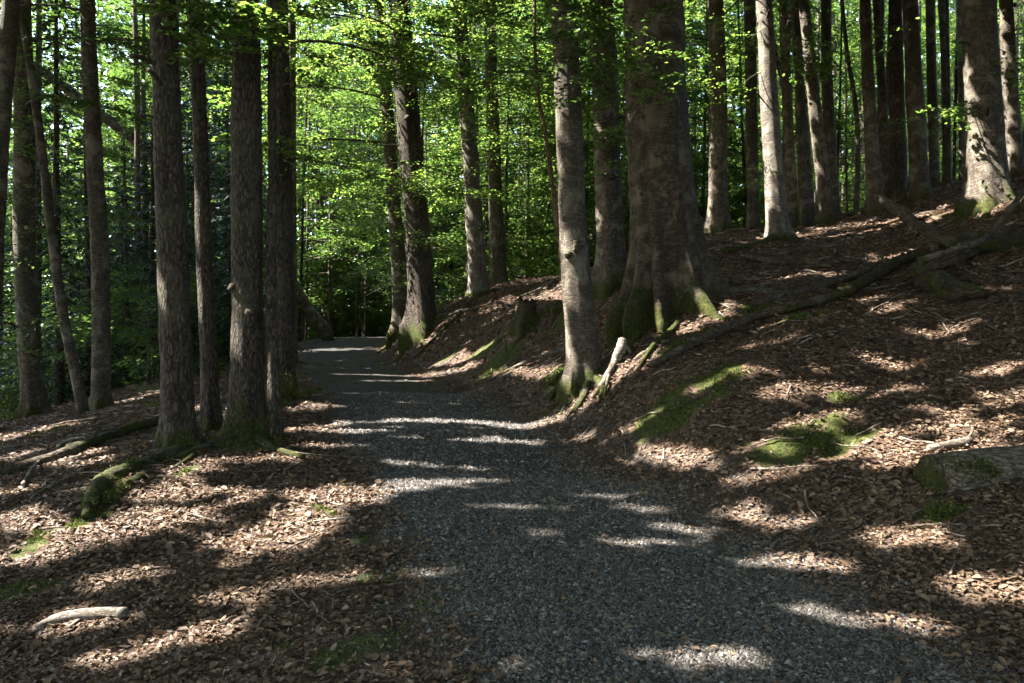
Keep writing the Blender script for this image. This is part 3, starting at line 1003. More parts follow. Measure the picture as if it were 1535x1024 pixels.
def crown_proto(name, seed, z0, z1, rad, nlimb, per, nper, leaf, mat, top_taper=.6, r_limb=.05, rise=.35):
    rg = np.random.default_rng(seed)
    mbb = MB()
    pos, yaw, pit, size = [], [], [], []
    for k in range(nlimb):
        f = (k + rg.uniform(0, 1)) / nlimb
        z = z0 + (z1 - z0) * f
        a = rg.uniform(0, 6.283)
        L = rad * (1 - top_taper * f) * rg.uniform(.65, 1.15) * min(1, .55 + 2.5 * f)
        t = np.linspace(0, 1, 6)
        rs = rise * (.4 + f) + rg.normal(0, .1)
        bend = rg.normal(0, .25)
        aa = a + bend * t
        Q = np.c_[np.cos(aa) * t * L, np.sin(aa) * t * L, z + L * (rs * t - .25 * t * t)]
        V, Fc = tube(Q, r_limb * (1 - .8 * t) * (1.1 - .5 * f), 4, cap=False)
        mbb.add(V, *Fc)
        tt = rg.uniform(.22, 1.0, per)
        q = np.c_[np.interp(tt, t, Q[:, 0]), np.interp(tt, t, Q[:, 1]), np.interp(tt, t, Q[:, 2])]
        pos.append(q + rg.normal(0, .08, q.shape))
        yaw.append(a + bend * tt + rg.choice([-1, 1], per) * rg.uniform(.15, 1.2, per))
        pit.append(rg.normal(.02, .18, per))
        size.append(rg.uniform(.7, 1.35, per))
    V, Fc = place_sprays(rg, np.concatenate(pos), np.concatenate(yaw), np.concatenate(pit), np.concatenate(size), nper, leaf)
    return mesh_from(name, V, [Fc], [mat], False), mbb.mesh(name + '_branches', [BEECH])


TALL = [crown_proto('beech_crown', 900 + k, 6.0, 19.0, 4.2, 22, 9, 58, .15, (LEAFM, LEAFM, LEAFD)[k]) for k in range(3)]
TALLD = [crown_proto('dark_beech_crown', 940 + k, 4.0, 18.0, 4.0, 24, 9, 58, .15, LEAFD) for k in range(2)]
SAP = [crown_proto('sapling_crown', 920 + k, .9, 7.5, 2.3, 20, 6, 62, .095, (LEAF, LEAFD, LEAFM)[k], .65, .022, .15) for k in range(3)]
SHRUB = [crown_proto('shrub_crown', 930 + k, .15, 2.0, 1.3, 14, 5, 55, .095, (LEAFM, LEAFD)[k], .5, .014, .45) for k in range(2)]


def plain_trunk(name, h, r, mat, seed, ns=9):
    rg = np.random.default_rng(seed)
    z = np.linspace(-.6, h, 16)
    k = np.clip(z / h, 0, 1)
    off = np.cumsum(rg.normal(0, .012, (16, 2)), 0) * h * .1
    P = np.c_[off, z]
    rr = r * (1 - .8 * k) + r * .5 * np.exp(-np.maximum(z, 0) / .3)
    V, Fc = tube(P, rr, ns, .06, seed)
    mb = MB()
    mb.add(V, *Fc)
    return mb.mesh(name, [mat])


TR_TALL = [plain_trunk('tall_trunk', 19.5, r, m, 300 + k) for k, (r, m) in enumerate([(.17, BEECH), (.22, BEECH), (.15, RIDGE), (.26, BEECH)])]
TR_SAP = [plain_trunk('sapling_trunk', 7.6, .045, BEECH, 320 + k, 6) for k in range(2)]
TR_SHRUB = plain_trunk('shrub_stem', 2.0, .02, BEECH, 330, 5)


def spruce_proto(seed, h, rad):
    rg = np.random.default_rng(seed)
    mbb = MB()
    PP, XX_, NN, LL, WW = [], [], [], [], []
    nw = int(h / .42)
    for k in range(nw):
        z = .6 + (h - .8) * k / nw
        f = z / h
        for b in range(7):
            a = b * 6.283 / 7 + rg.uniform(0, .9) + k * .7
            L = rad * (1 - f) ** .75 * rg.uniform(.6, 1.1) + .15
            n = 7
            t = np.linspace(0, 1, n)
            Q = np.c_[np.cos(a) * L * t, np.sin(a) * L * t, z - .45 * L * t ** 1.3 + .18 * L * t ** 3]
            if b % 2 == 0:
                V, Fc = tube(Q, .018 * (1 - .8 * t), 3, cap=False)
                mbb.add(V, *Fc)
            m = int(26 * L / rad) + 6
            tt = rg.uniform(.15, 1, m)
            q = np.c_[np.interp(tt, t, Q[:, 0]), np.interp(tt, t, Q[:, 1]), np.interp(tt, t, Q[:, 2])]
            sd = rg.choice([-1, 1], m)
            ang = a + sd * rg.uniform(.3, 1.1, m)
            PP.append(q)
            XX_.append(np.c_[np.cos(ang), np.sin(ang), rg.uniform(-.9, -.1, m)])
            NN.append(np.c_[rg.normal(0, .4, (m, 2)), np.ones(m)])
            LL.append(rg.uniform(.16, .38, m) * (1.15 - .5 * f))
            WW.append(rg.uniform(.05, .10, m))
    V, Fc = leaf_rhomb(np.concatenate(PP), np.concatenate(XX_), np.concatenate(NN), np.concatenate(LL), np.concatenate(WW), -.2)
    return mesh_from('spruce_crown', V, [Fc], [NEEDLE], False), mbb.mesh('spruce_branches', [RIDGE]), plain_trunk('spruce_trunk', h, .16, RIDGE, seed)


SPRUCE = [spruce_proto(950, 15, 2.6), spruce_proto(951, 11, 2.2)]


def beam_clear(p, rad, z0, z1):
    """True when no wanted sunbeam passes through a crown standing at p"""
    zz = np.arange(z0, z1, 1.5)
    cen = suv(np.c_[np.full(len(zz), p[0]), np.full(len(zz), p[1]), p[2] + zz])
    # only beams whose target lies down-sun of the crown matter; compare in the plane across the sun
    d = ((cen[:, None] - GP[None, :, :2]) ** 2).sum(-1)
    return not (d < (rad * .8) ** 2).any()


def plant(name, trunk, branches, crown, p, yaw, s, label, cat, group, tilt=0.0):
    o = thing(name, p, label, cat, group)
    o.rotation_euler = (tilt * math.cos(yaw), tilt * math.sin(yaw), yaw)
    o.scale = (s, s, s)
    obj('trunk', trunk, o)
    if branches is not None:
        obj('branchwork', branches, o)['kind'] = 'stuff'
    if crown is not None:
        obj('crown', crown, o)
    return o


fr = np.random.default_rng(77)


def spot(px0, px1, y0, y1):
    Y = fr.uniform(y0, y1)
    x = (fr.uniform(px0, px1) - CX) / F * Y
    return np.array([x, Y, float(H(np.array([x]), np.array([Y]))[0])])


def scatter(n, px0, px1, y0, y1, what, label, cat, group, gap=1.5, smin=.8, smax=1.2, name=None, check=False):
    done = []
    tries = 0
    while len(done) < n and tries < n * 30:
        tries += 1
        p = spot(px0, px1, y0, y1)
        if done and min(np.linalg.norm(p[:2] - q[:2]) for q in done) < gap:
            continue
        if float(_bil(PD, p[0:1], p[1:2])[0]) < HW + .9:
            continue
        s = fr.uniform(smin, smax)
        k = int(fr.integers(0, 100))
        if what == 'tall':
            cr = TALL[k % 3]
            tr = TR_TALL[k % 4]
            r = (4 * s, 6 * s, 20 * s)
        elif what == 'talld':
            cr = TALLD[k % 2]
            tr = TR_TALL[k % 4]
            r = (4 * s, 4 * s, 19 * s)
        elif what == 'sap':
            cr = SAP[k % 3]
            tr = TR_SAP[k % 2]
            r = (2.4 * s, 1, 8.2 * s)
        elif what == 'shrub':
            cr = SHRUB[k % 2]
            tr = TR_SHRUB
            r = (1, 0, 2)
        else:
            cr = SPRUCE[k % 2][:2]
            tr = SPRUCE[k % 2][2]
            r = (2 * s, 1, 13)
        if check and not beam_clear(p, *r):
            continue
        done.append(p)
        plant(name or {'tall': 'beech_tree', 'talld': 'beech_tree', 'sap': 'beech_sapling', 'shrub': 'shrub', 'spruce': 'spruce_tree'}[what],
              tr, cr[1], cr[0], p, fr.uniform(0, 6.28), s, label, cat, group, fr.normal(0, .02))
    return done


# left: dark wood below the brink
scatter(11, 165, 370, 21, 31, 'spruce', 'dark spruce with drooping boughs in the gloom behind the close cluster', 'spruce', 'spruces behind the close cluster', 1.6, .55, .75)
scatter(7, 150, 345, 28.5, 36, 'spruce', 'tall dark spruce', 'spruce', 'tall spruces behind the close cluster', 1.9, .85, 1.15)
scatter(5, -60, 150, 20, 27, 'spruce', 'dusky spruce filling the gap below the brink, beside the stout shaded trunk', 'spruce', 'spruces below the brink', 2.0, .65, .85)
scatter(9, 865, 1020, 27, 38, 'sap', 'young leafy beech', 'sapling', 'young beeches behind the giant beech', 1.6, 1.1, 1.8)
scatter(8, 865, 1025, 34, 56, 'tall', 'leafy beech', 'tree', 'beeches behind the giant beech', 2.2, .9, 1.3)
scatter(8, 865, 1025, 27, 42, 'shrub', 'low bush', 'bush', 'bushes behind the giant beech', 1.4, 1.0, 1.8)
scatter(13, -150, 330, 30.5, 44, 'talld', 'tall dim leafy tree in the wood beyond the left brink', 'tree', 'trees in the wood beyond the left brink', 2.4)
scatter(13, -100, 330, 25, 38, 'sap', 'young leafy beech in the wood below the left brink', 'sapling', 'young beeches below the left brink', 1.8, 1.1, 1.9, check=True)
scatter(24, -250, 430, 42, 62, 'tall', 'sunlit leafy tree far beyond the left brink', 'tree', 'far trees beyond the left brink', 3.5, 1.0, 1.5)
scatter(14, -60, 300, 18, 32, 'shrub', 'low leafy bush below the brink of the slope on the left', 'bush', 'bushes below the brink', 1.5, .8, 1.6)
# middle: bright young beeches beyond the bend
scatter(8, 480, 610, 33, 44, 'sap', 'bright green young beech beyond the bend of the path', 'sapling', 'young beeches beyond the bend', 1.5, 1.1, 2.0)
scatter(10, 610, 870, 29, 42, 'sap', 'leafy young beech behind the crest of the bank', 'sapling', 'young beeches behind the bank crest', 1.6, 1.0, 1.8)
scatter(7, 500, 870, 42, 56, 'tall', 'leafy beech in the middle distance past the bend', 'tree', 'beeches past the bend', 2.6, .9, 1.4)
scatter(14, 470, 880, 44, 60, 'talld', 'darker slender beech in the middle distance past the bend', 'tree', 'dark beeches past the bend', 2.3, .8, 1.2)
scatter(22, 430, 870, 41, 54, 'shrub', 'low bush in the dim undergrowth past the bend', 'bush', 'bushes past the bend', 1.3, 1.0, 2.2)
# right: hill behind the trunks
scatter(17, 1020, 1580, 28, 42, 'sap', 'young leafy beech between the trunks on the hill', 'sapling', 'young beeches on the hill', 1.6, .9, 1.6)
scatter(10, 1020, 1650, 36, 50, 'tall', 'slender leafy beech on the hill behind the front trunks', 'tree', 'beeches on the hill', 2.2, .8, 1.2)
scatter(14, 1020, 1650, 42, 60, 'talld', 'far dim beech at the back of the hill', 'tree', 'far beeches on the hill', 2.6, .8, 1.2)
scatter(8, 1020, 1540, 27, 34, 'shrub', 'low bush at the foot of the hill trunks', 'bush', 'bushes on the hill', 1.8, .7, 1.3)

# bare slender trunks far back whose crowns are above the picture
def poles(n, px0, px1, y0, y1, label, group, rmin, rmax, gap=1.2):
    done, tries = [], 0
    while len(done) < n and tries < n * 40:
        tries += 1
        p = spot(px0, px1, y0, y1)
        if done and min(np.linalg.norm(p[:2] - q[:2]) for q in done) < gap:
            continue
        if float(_bil(PD, p[0:1], p[1:2])[0]) < HW + .8:
            continue
        done.append(p)
        k = int(fr.integers(0, 4))
        o = thing('slender_tree', p, label, 'tree', group)
        s = fr.uniform(rmin, rmax) / .2
        o.scale = (s, s, fr.uniform(1.0, 1.25))
        o.rotation_euler = (fr.normal(0, .025), fr.normal(0, .025), fr.uniform(0, 6.28))
        obj('trunk', TR_TALL[k], o)
        if k == 1 and beam_clear(p, 2.8, 9, 21):
            c = obj('crown', TALL[k % 3][0], o)
            c.location = (0, 0, 5)
            c.scale = (1 / s * .6, 1 / s * .6, .8)


poles(55, 1030, 1560, 24, 46, 'slender dark trunk among the many on the hill behind the front row', 'slender trunks on the hill', .055, .105)
poles(48, 435, 880, 31, 54, 'slender dark trunk in the dim wood past the bend', 'slender trunks past the bend', .06, .13)
poles(10, -60, 420, 24, 44, 'slender dark trunk in the dark wood beyond the left brink', 'slender trunks beyond the left brink', .08, .18)

# ------------------------------------------------------------------ unseen canopy added to shape sun and sky light; the wood around
def out_of_frame(P, pad=40):
    Y = np.maximum(P[:, 1], .1)
    u = CX + P[:, 0] / Y * F
    v = CY - (P[:, 2] - EYE[2]) / Y * F
    return (P[:, 1] < .3) | (u < -pad) | (u > 1535 + pad) | (v < -pad)


def canopy():
    rg = np.random.default_rng(5)
    gx, gy = np.meshgrid(np.linspace(-13, 15, 12), np.linspace(1.5, 29, 12))
    g = np.c_[gx.ravel(), gy.ravel(), base_z(gx.ravel(), gy.ravel())]
    uv = suv(np.concatenate([g, g + [0, 0, 9.0]]))
    lo, hi = uv.min(0) - 1, uv.max(0) + 1
    st = .19
    uu, vv = np.meshgrid(np.arange(lo[0], hi[0], st), np.arange(lo[1], hi[1], st))
    uu, vv = uu.ravel(), vv.ravel()
    out = []
    for layer in range(4):
        u = uu + rg.uniform(-.5, .5, len(uu)) * st
        v = vv + rg.uniform(-.5, .5, len(vv)) * st
        z = rg.uniform(9.5, 15, len(uu))
        for _ in range(3):
            t = (z - u * U[2] - v * Vv[2]) / S[2]
            P = u[:, None] * U + v[:, None] * Vv + t[:, None] * S
            need = np.where(P[:, 1] > .5, EYE[2] + (CY + 70) / F * P[:, 1] + .6, 0)
            inx = np.abs(P[:, 0]) < .7 * np.maximum(P[:, 1], 0) + 1
            z = np.where(inx & (z < need), need + rg.uniform(0, 5, len(z)), z)
        out.append(P)
    P = np.concatenate(out)
    P = P[(P[:, 2] < 36) & out_of_frame(P)]
    n = 46000
    Q = np.c_[rg.uniform(-45, 45, n), rg.uniform(-45, 26, n), rg.uniform(13, 24, n)]  # coarse unseen leaves overhead, added to block the sky
    m = 26000
    a = rg.uniform(0, 6.283, m)
    r = rg.uniform(13, 40, m)
    W_ = np.c_[np.cos(a) * r, np.sin(a) * r * .9 - 4, 0 * a]
    W_[:, 2] = base_z(W_[:, 0], W_[:, 1]) + rg.uniform(1, 20, m)
    near_lr = (W_[:, 1] > 1) & (np.abs(W_[:, 0]) < W_[:, 1] * .66 + 3)
    W_ = W_[~near_lr]
    Q = Q[out_of_frame(Q, 60)]
    P2 = np.concatenate([Q, W_])
    size = np.concatenate([np.full(len(P), .36), np.full(len(P2), .75)])
    P = np.concatenate([P, P2])
    keep = ~in_gap(P, np.where(size > .5, .215, .13))
    # leaves taken out along the wanted sun paths
    P, size = P[keep], size[keep]
    X = rg.normal(0, 1, (len(P), 3)) * [1, 1, .35]
    N = rg.normal(0, .35, (len(P), 3)) + S * .6 + [0, 0, .5]
    L = size * rg.uniform(.8, 1.2, len(P))
    V, Fc = leaf_rhomb(P - nrm(X) * L[:, None] * .5, X, N, L, L * .85, .06)
    tag(obj('unseen_shade_canopy', mesh_from('unseen_shade_canopy', V, [Fc], [CANOPY], False)), kind='stuff')  # out of view; leaves laid out and carved to cast the dappled shade


canopy()


def far_wood():
    rg = np.random.default_rng(6)
    n = 250000
    Y = rg.uniform(58, 92, n)
    x = rg.uniform(-.75, .75, n) * Y
    g = base_z(x, np.minimum(Y, 110))
    z = g + rg.uniform(0, 1, n) ** 1.1 * (37 - np.minimum(g, 0) * 1.1)
    P = np.c_[x, Y, z]
    lowY = rg.uniform(50, 88, 120000)
    lowx = rg.uniform(-.75, .75, 120000) * lowY
    low = np.c_[lowx, lowY, base_z(lowx, lowY) + rg.uniform(0, 13, 120000)]
    P = np.concatenate([P, low])
    d = noise3(P * .28, 61) + .6 * noise3(P * .7, 62)
    P = P[d > -.5]
    n = len(P)
    X = rg.normal(0, 1, (n, 3)) * [1, 1, .5]
    N = rg.normal(0, .5, (n, 3)) + [0, 0, .8]
    L = rg.uniform(.36, .68, n)
    V, Fc = leaf_rhomb(P, X, N, L, L * .7, .1)
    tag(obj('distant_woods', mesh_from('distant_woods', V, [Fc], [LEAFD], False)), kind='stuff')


far_wood()


# ------------------------------------------------------------------ fallen wood, stumps, roots
def wood(name, P, rad, mat, label, cat, ns=14, rough=.10, step=.06, seed=1, squash=1.0, parts=(), base=None, parent=None, stubs=0):
    P = np.asarray(P, float)
    Q, rr = resample(P, rad, step)
    mb = MB()
    if parent is None:
        base = Q.mean(0)
        base[2] = float(H(base[0:1], base[1:2])[0])
    V, Fc = tube(Q - base, rr, ns, rough, seed, squash)
    mb.add(V, *Fc)
    me = mb.mesh(name, [mat])
    if parent is not None:
        return obj(name, me, parent)
    if stubs:
        rg = np.random.default_rng(seed + 500)
        for k in range(stubs):
            q = int(rg.uniform(.15, .9) * (len(Q) - 1))
            dv = nrm(rg.normal(0, 1, 3) + [0, 0, 1.2])
            r = rr[q] * rg.uniform(.22, .4)
            Vs, Fs = tube(np.array([Q[q], Q[q] + dv * (rr[q] * 1.1), Q[q] + dv * rr[q] * rg.uniform(1.5, 3.2)]) - base, [r * 1.3, r, r * .7], 7, .15, seed)
            mb.add(Vs, *Fs)
        me = mb.mesh(name, [mat])
    if not parts:
        o = obj(name, me, None, base)
        return tag(o, label, cat)
    root = thing(name, base, label, cat)
    obj('log_body', me, root)
    for fn in parts:
        fn(root, base, Q, rr)
    return root


def on_ground(L, lift):
    q = gps(L)
    q[:, 2] += lift
    return q


def blade_tuft(centres, spread, n, seed, ln0=.03, flat=.4):
    rg = np.random.default_rng(seed)
    c = np.repeat(np.asarray(centres), n, 0)
    P = c + rg.normal(0, 1, c.shape) * spread
    X = rg.normal(0, .6, c.shape) + [0, 0, flat]
    N = rg.normal(0, 1, c.shape)
    L = ln0 * rg.uniform(.5, 1.4, len(P))
    return leaf_rhomb(P, X, N, L, L * .45, .1)


def moss_on(centres, spread, n, seed, ln0=.03):
    def fn(root, base, Q, rr):
        V, Fc = blade_tuft(np.asarray(centres) - base, spread, n, seed, ln0)
        obj('moss', mesh_from('moss', V, [Fc], [MOSSL], False), root)['kind'] = 'stuff'
    return fn


def cut_face(root, base, Q, rr):
    th = np.linspace(0, 6.283, 18, endpoint=False)
    T_ = nrm(Q[0] - Q[1])
    A = nrm(np.cross(T_, [0, 0, 1.0]))
    B = np.cross(A, T_)
    c = Q[0] - base + T_ * rr[0] * .17
    rg = np.random.default_rng(4)
    V = [c + T_ * .01]
    for f in (.5, .93):
        r = rr[0] * f * (1 + .05 * rg.normal(0, 1, 18))
        V += list(c + A * (np.cos(th) * r)[:, None] + B * (np.sin(th) * r)[:, None] + T_ * rg.normal(0, .006, (18, 1)))
    V = np.array(V)
    j = np.arange(18)
    obj('cut_end', mesh_from('cut_end', V, [np.stack([np.zeros(18, int), 1 + j, 1 + (j + 1) % 18], -1), np.stack([1 + j, 19 + j, 19 + (j + 1) % 18, 1 + (j + 1) % 18], -1)], [BEECH]), root)


GREYLOG = bark_mat('grey_log_bark', (.045, .034, .024), (.125, .096, .068), (.21, .17, .128), ridge='lying', moss_h=9, moss_all=-.9)
_l = [at_depth(1399, 716, 6.0), at_depth(1470, 710, 6.1), at_depth(1535, 704, 6.2), at_depth(1720, 692, 6.45)]
wood('mossy_log', _l, [.18, .19, .195, .2], GREYLOG, 'thick rotting log with a cut end and a green moss cushion beside the path', 'log', 26, .07, .04, 3,
     parts=(cut_face, moss_on([at_depth(px, py, 5.92) for px, py in ((1425, 696), (1440, 704), (1455, 702), (1470, 699), (1485, 706), (1448, 714), (1466, 712))], .032, 360, 31, .022),
            moss_on(np.concatenate([on_ground([(1398, 768), (1412, 775), (1425, 772)], .03), [at_depth(1393, 735, 6.0), at_depth(1393, 750, 6.0)]]), .034, 150, 32, .024)))
wood('stick', on_ground([(1392, 680), (1425, 674), (1456, 668)], .04), [.03, .04, .035], STICKM, 'short stick lying on the leaves just above the thick rotting log', 'stick', 10, .1, .04, 4)
wood('twig', np.array([gp(1448, 668) + [0, 0, .03], at_depth(1456, 650, 6.9), at_depth(1460, 632, 7.0)]), [.016, .012, .007], STICKM, 'bare twig poking up by the short stick above the rotting log', 'twig', 6, .1, .03, 5)

_f = on_ground([(975, 558), (1030, 530), (1090, 502), (1135, 483)], .10)
wood('long_pole', np.concatenate([_f, on_ground([(1190, 468), (1240, 455)], .08)]), [.045, .055, .06, .062, .06, .05], LOGM, 'long dark pole lying aslant down the bank over the green moss', 'branch', 12, .08, .06, 6)
wood('mossy_branch', on_ground([(1175, 478), (1230, 462), (1285, 440), (1330, 412), (1372, 392), (1420, 377), (1470, 362)], .12), [.035, .06, .09, .09, .08, .075, .06], MLOGM, 'moss covered fallen branch leading up the bank into the tangle of dead wood', 'branch', 16, .24, .06, 7, stubs=3)
wood('straight_branch', on_ground([(1126, 462), (1180, 448), (1250, 428), (1310, 408), (1350, 396)], .06), [.03, .055, .065, .065, .05], LOGM, 'slender dark branch lying above and along the moss covered branch', 'branch', 12, .20, .06, 8, stubs=3)
wood('fallen_log', np.array([at_depth(1440, 372, 12.3), at_depth(1480, 366, 12.4), at_depth(1535, 362, 12.5), at_depth(1640, 352, 12.8)]), [.10, .13, .14, .14], MLOGM, 'dark mossy log at the top of the tangle, running out of the photo', 'log', 16, .22, .06, 9, stubs=3)
wood('broken_limb', np.array([at_depth(1313, 293, 14.2), at_depth(1345, 315, 13.8), at_depth(1390, 345, 13.3), at_depth(1432, 366, 12.8)]), [.06, .095, .10, .085], LOGM, 'thick broken limb propped up at an angle on the tangle of dead wood', 'branch', 14, .24, .06, 10, stubs=3)
wood('thin_branch', np.array([at_depth(1375, 392, 11.8), at_depth(1425, 376, 11.7), at_depth(1468, 362, 11.7), at_depth(1495, 338, 11.8), at_depth(1518, 308, 11.9), at_depth(1545, 275, 12)]), [.05, .05, .05, .045, .04, .03], BEECH, 'thin bent branch rising from the tangle toward the big hilltop trunk', 'branch', 10, .07, .05, 11)
wood('broken_log', on_ground([(1376, 420), (1402, 438), (1436, 452), (1474, 455)], .13), [.10, .18, .17, .07], MLOGM, 'short broken rotten log with a mossy point below the tangle', 'log', 20, .30, .04, 12, .85, stubs=3)
wood('rotten_log', on_ground([(1392, 412), (1430, 402), (1462, 392)], .14), [.07, .10, .06], LOGM, 'hollow rotten wood piece wedged between the short broken log and the tangle', 'log', 16, .33, .04, 13, stubs=3)
wood('dark_branch', on_ground([(1112, 388), (1160, 397), (1210, 400), (1246, 405)], .07), [.04, .075, .07, .03], LOGM, 'dark branch lying just uphill of the giant beech roots', 'branch', 10, .15, .06, 14)
wood('dark_branch', on_ground([(1135, 383), (1185, 381), (1232, 378)], .05), [.03, .05, .03], LOGM, 'thin dark branch uphill of the other one by the giant beech', 'branch', 8, .15, .06, 15)
wood('pale_branch', on_ground([(780, 447), (800, 440), (815, 433), (833, 420)], .05), [.03, .045, .04, .02], BLEACH, 'pale broken branch on the crest behind the tree stump', 'branch', 8, .15, .06, 16)

# bleached dead root on the bank
_r = on_ground([(890, 604), (902, 586), (913, 566), (923, 548)], .07)
_top = gp(930, 540) + np.array([0, 0, .0])
_P = np.concatenate([_r, [at_depth(929, 526, _r[-1][1]), at_depth(933, 509, _r[-1][1] + .08)]])
def _fork(root, base, Q, rr):
    for a_, (qx, qy), r in ((Q[len(Q) // 2], (905, 600), .02), (Q[-4], (915, 530), .02), (Q[-4], (945, 530), .025)):
        e = gp(qx, qy)
        mb = MB()
        V, Fc = tube(resample(np.array([a_, (a_ + e) / 2 + [0, 0, .04], e]) - base, [r * 1.3, r, r * .5], .04)[0], r, 8, .1, 3)
        mb.add(V, *Fc)
        obj('side_root', mb.mesh('side_root', [BLEACH]), root)
wood('bleached_root', _P, [.02, .035, .045, .065, .08, .055], BLEACH, 'bleached bare root stub catching the sun on the bank beside the silvery trunk', 'root', 14, .16, .03, 17, parts=(_fork,), stubs=2)

# left slope
wood('fallen_log', on_ground([(-30, 722), (40, 704), (85, 690), (110, 680)], .05), [.06, .065, .065, .07], LOGM, 'far end of a broken log at the left edge of the slope, grey and straight', 'log', 12, .1, .06, 18)
wood('fallen_log', on_ground([(108, 684), (150, 668), (200, 648), (245, 634)], .06), [.09, .08, .07, .05], MLOGM, 'brown fallen log with pale top on the slope left of the close cluster', 'log', 14, .20, .06, 19, stubs=3)
wood('stick', on_ground([(34, 735), (48, 712), (66, 690)], .06), [.02, .022, .015], STICKM, 'pale stick standing across the joint of the two logs on the slope', 'stick', 8, .1, .04, 20)
wood('bark_strip', on_ground([(84, 682), (104, 668), (124, 662)], .07), [.02, .045, .03], BLEACH, 'pale curled strip of bark lying by the fallen log', 'bark', 8, .2, .04, 21, .4)
wood('stick', on_ground([(20, 770), (60, 742), (110, 715), (160, 690)], .02), [.012, .018, .016, .01], STICKM, 'long thin stick lying below the fallen log on the slope', 'stick', 7, .1, .06, 22)
wood('white_log', on_ground([(52, 952), (85, 938), (135, 931), (188, 928)], .035), [.022, .038, .041, .038], BLEACH, 'short whitish log lying in the leaves at the lower left', 'log', 16, .05, .03, 23)
wood('twig', on_ground([(8, 985), (30, 968), (58, 950)], .02), [.01, .014, .016], LOGM, 'dark curved twig at the thin end of the short whitish log', 'twig', 7, .1, .03, 24)
wood('twig', on_ground([(20, 945), (60, 915), (98, 890), (130, 878)], .02), [.008, .014, .012, .006], LOGM, 'dark crooked twig just above the short whitish log', 'twig', 7, .15, .04, 25)
_b = T[3]['base']
wood('root', on_ground([(272, 680), (238, 692), (203, 706), (170, 722), (146, 745), (128, 782)], .05), [.07, .05, .055, .09, .10, .03], ROOTM, '', '', 16, .14, .04, 26, parent=T[3]['o'], base=_b)
wood('root', on_ground([(238, 700), (205, 722), (178, 742), (168, 768)], .01), [.03, .06, .06, .02], ROOTM, '', '', 14, .14, .04, 27, parent=T[3]['o'], base=_b)
for _ti, _pts, _sp, _n in ((3, on_ground([(200, 707), (185, 714), (170, 722), (158, 732), (148, 744), (140, 757), (133, 770), (165, 758), (180, 742)], .075), .032, 380),
                          (5, [at_depth(px_, py_, 9.72) for px_, py_ in ((340, 650), (350, 635), (358, 622), (372, 640), (388, 648), (395, 632), (346, 660), (362, 606), (400, 660), (335, 662))], .045, 300),
                          (6, [at_depth(px_, py_, 12.7) for px_, py_ in ((425, 585), (434, 578), (442, 588), (450, 592), (420, 595), (430, 565))], .05, 220),
                          (14, [at_depth(px_, py_, 12.25) for px_, py_ in ((925, 470), (935, 460), (950, 455), (1010, 455), (1018, 440), (1005, 468), (960, 462), (1080, 400), (1095, 408))], .06, 110)):
    V, Fc = blade_tuft(np.asarray(_pts) - T[_ti]['base'], _sp, _n, 60 + _ti, .022, .1)
    obj('moss', mesh_from('moss', V, [Fc], [MOSSL], False), T[_ti]['o'])['kind'] = 'stuff'
for _k, (_pts, _r0) in enumerate([([(868, 570), (856, 592), (846, 618)], .05), ([(882, 580), (874, 602), (862, 622)], .045), ([(858, 562), (838, 585), (824, 606)], .05), ([(893, 572), (903, 590), (898, 610)], .04), ([(874, 585), (868, 610), (850, 632)], .035)]):
    wood('root', on_ground(_pts, .05), [_r0 * 1.3, _r0, _r0 * .35], BEECH, '', '', 9, .15, .04, 40 + _k, parent=T[12]['o'], base=T[12]['base'])
for _k, (_pts, _r0) in enumerate([([(618, 492), (590, 512), (568, 530)], .09), ([(640, 490), (612, 512), (590, 530)], .07), ([(655, 480), (690, 470), (720, 462)], .07)]):
    wood('root', on_ground(_pts, .04), [_r0 * 1.3, _r0, _r0 * .35], BEECH, '', '', 9, .15, .08, 50 + _k, parent=T[9]['o'], base=T[9]['base'])
for _k, (_ti, _pts, _r0) in enumerate([(14, [(930, 478), (960, 500), (935, 535), (915, 565)], .05), (14, [(1035, 462), (1010, 495), (975, 528), (955, 560)], .045), (13, [(895, 432), (850, 455), (800, 480), (745, 515)], .05), (12, [(860, 520), (820, 535), (775, 552), (735, 572)], .04),
                                      (10, [(712, 448), (690, 472), (655, 505), (620, 540)], .05), (17, [(1160, 358), (1120, 372), (1085, 380)], .05), (30, [(1470, 312), (1430, 325), (1385, 330)], .06), (5, [(385, 662), (420, 680), (455, 690)], .04)]):
    wood('root', on_ground(_pts, .035), [_r0 * 1.4, _r0, _r0 * .8, _r0 * .4][:len(_pts)], ROOTM, '', '', 9, .18, .06, 60 + _k, parent=T[_ti]['o'], base=T[_ti]['base'])
wood('root', on_ground([(345, 660), (310, 672), (280, 684), (250, 694)], .02), [.06, .05, .04, .03], ROOTM, '', '', 12, .12, .04, 28, parent=T[5]['o'], base=T[5]['base'])
wood('root', on_ground([(300, 660), (285, 690), (262, 704)], .02), [.05, .035, .02], ROOTM, '', '', 10, .12, .04, 29, parent=T[4]['o'], base=T[4]['base'])


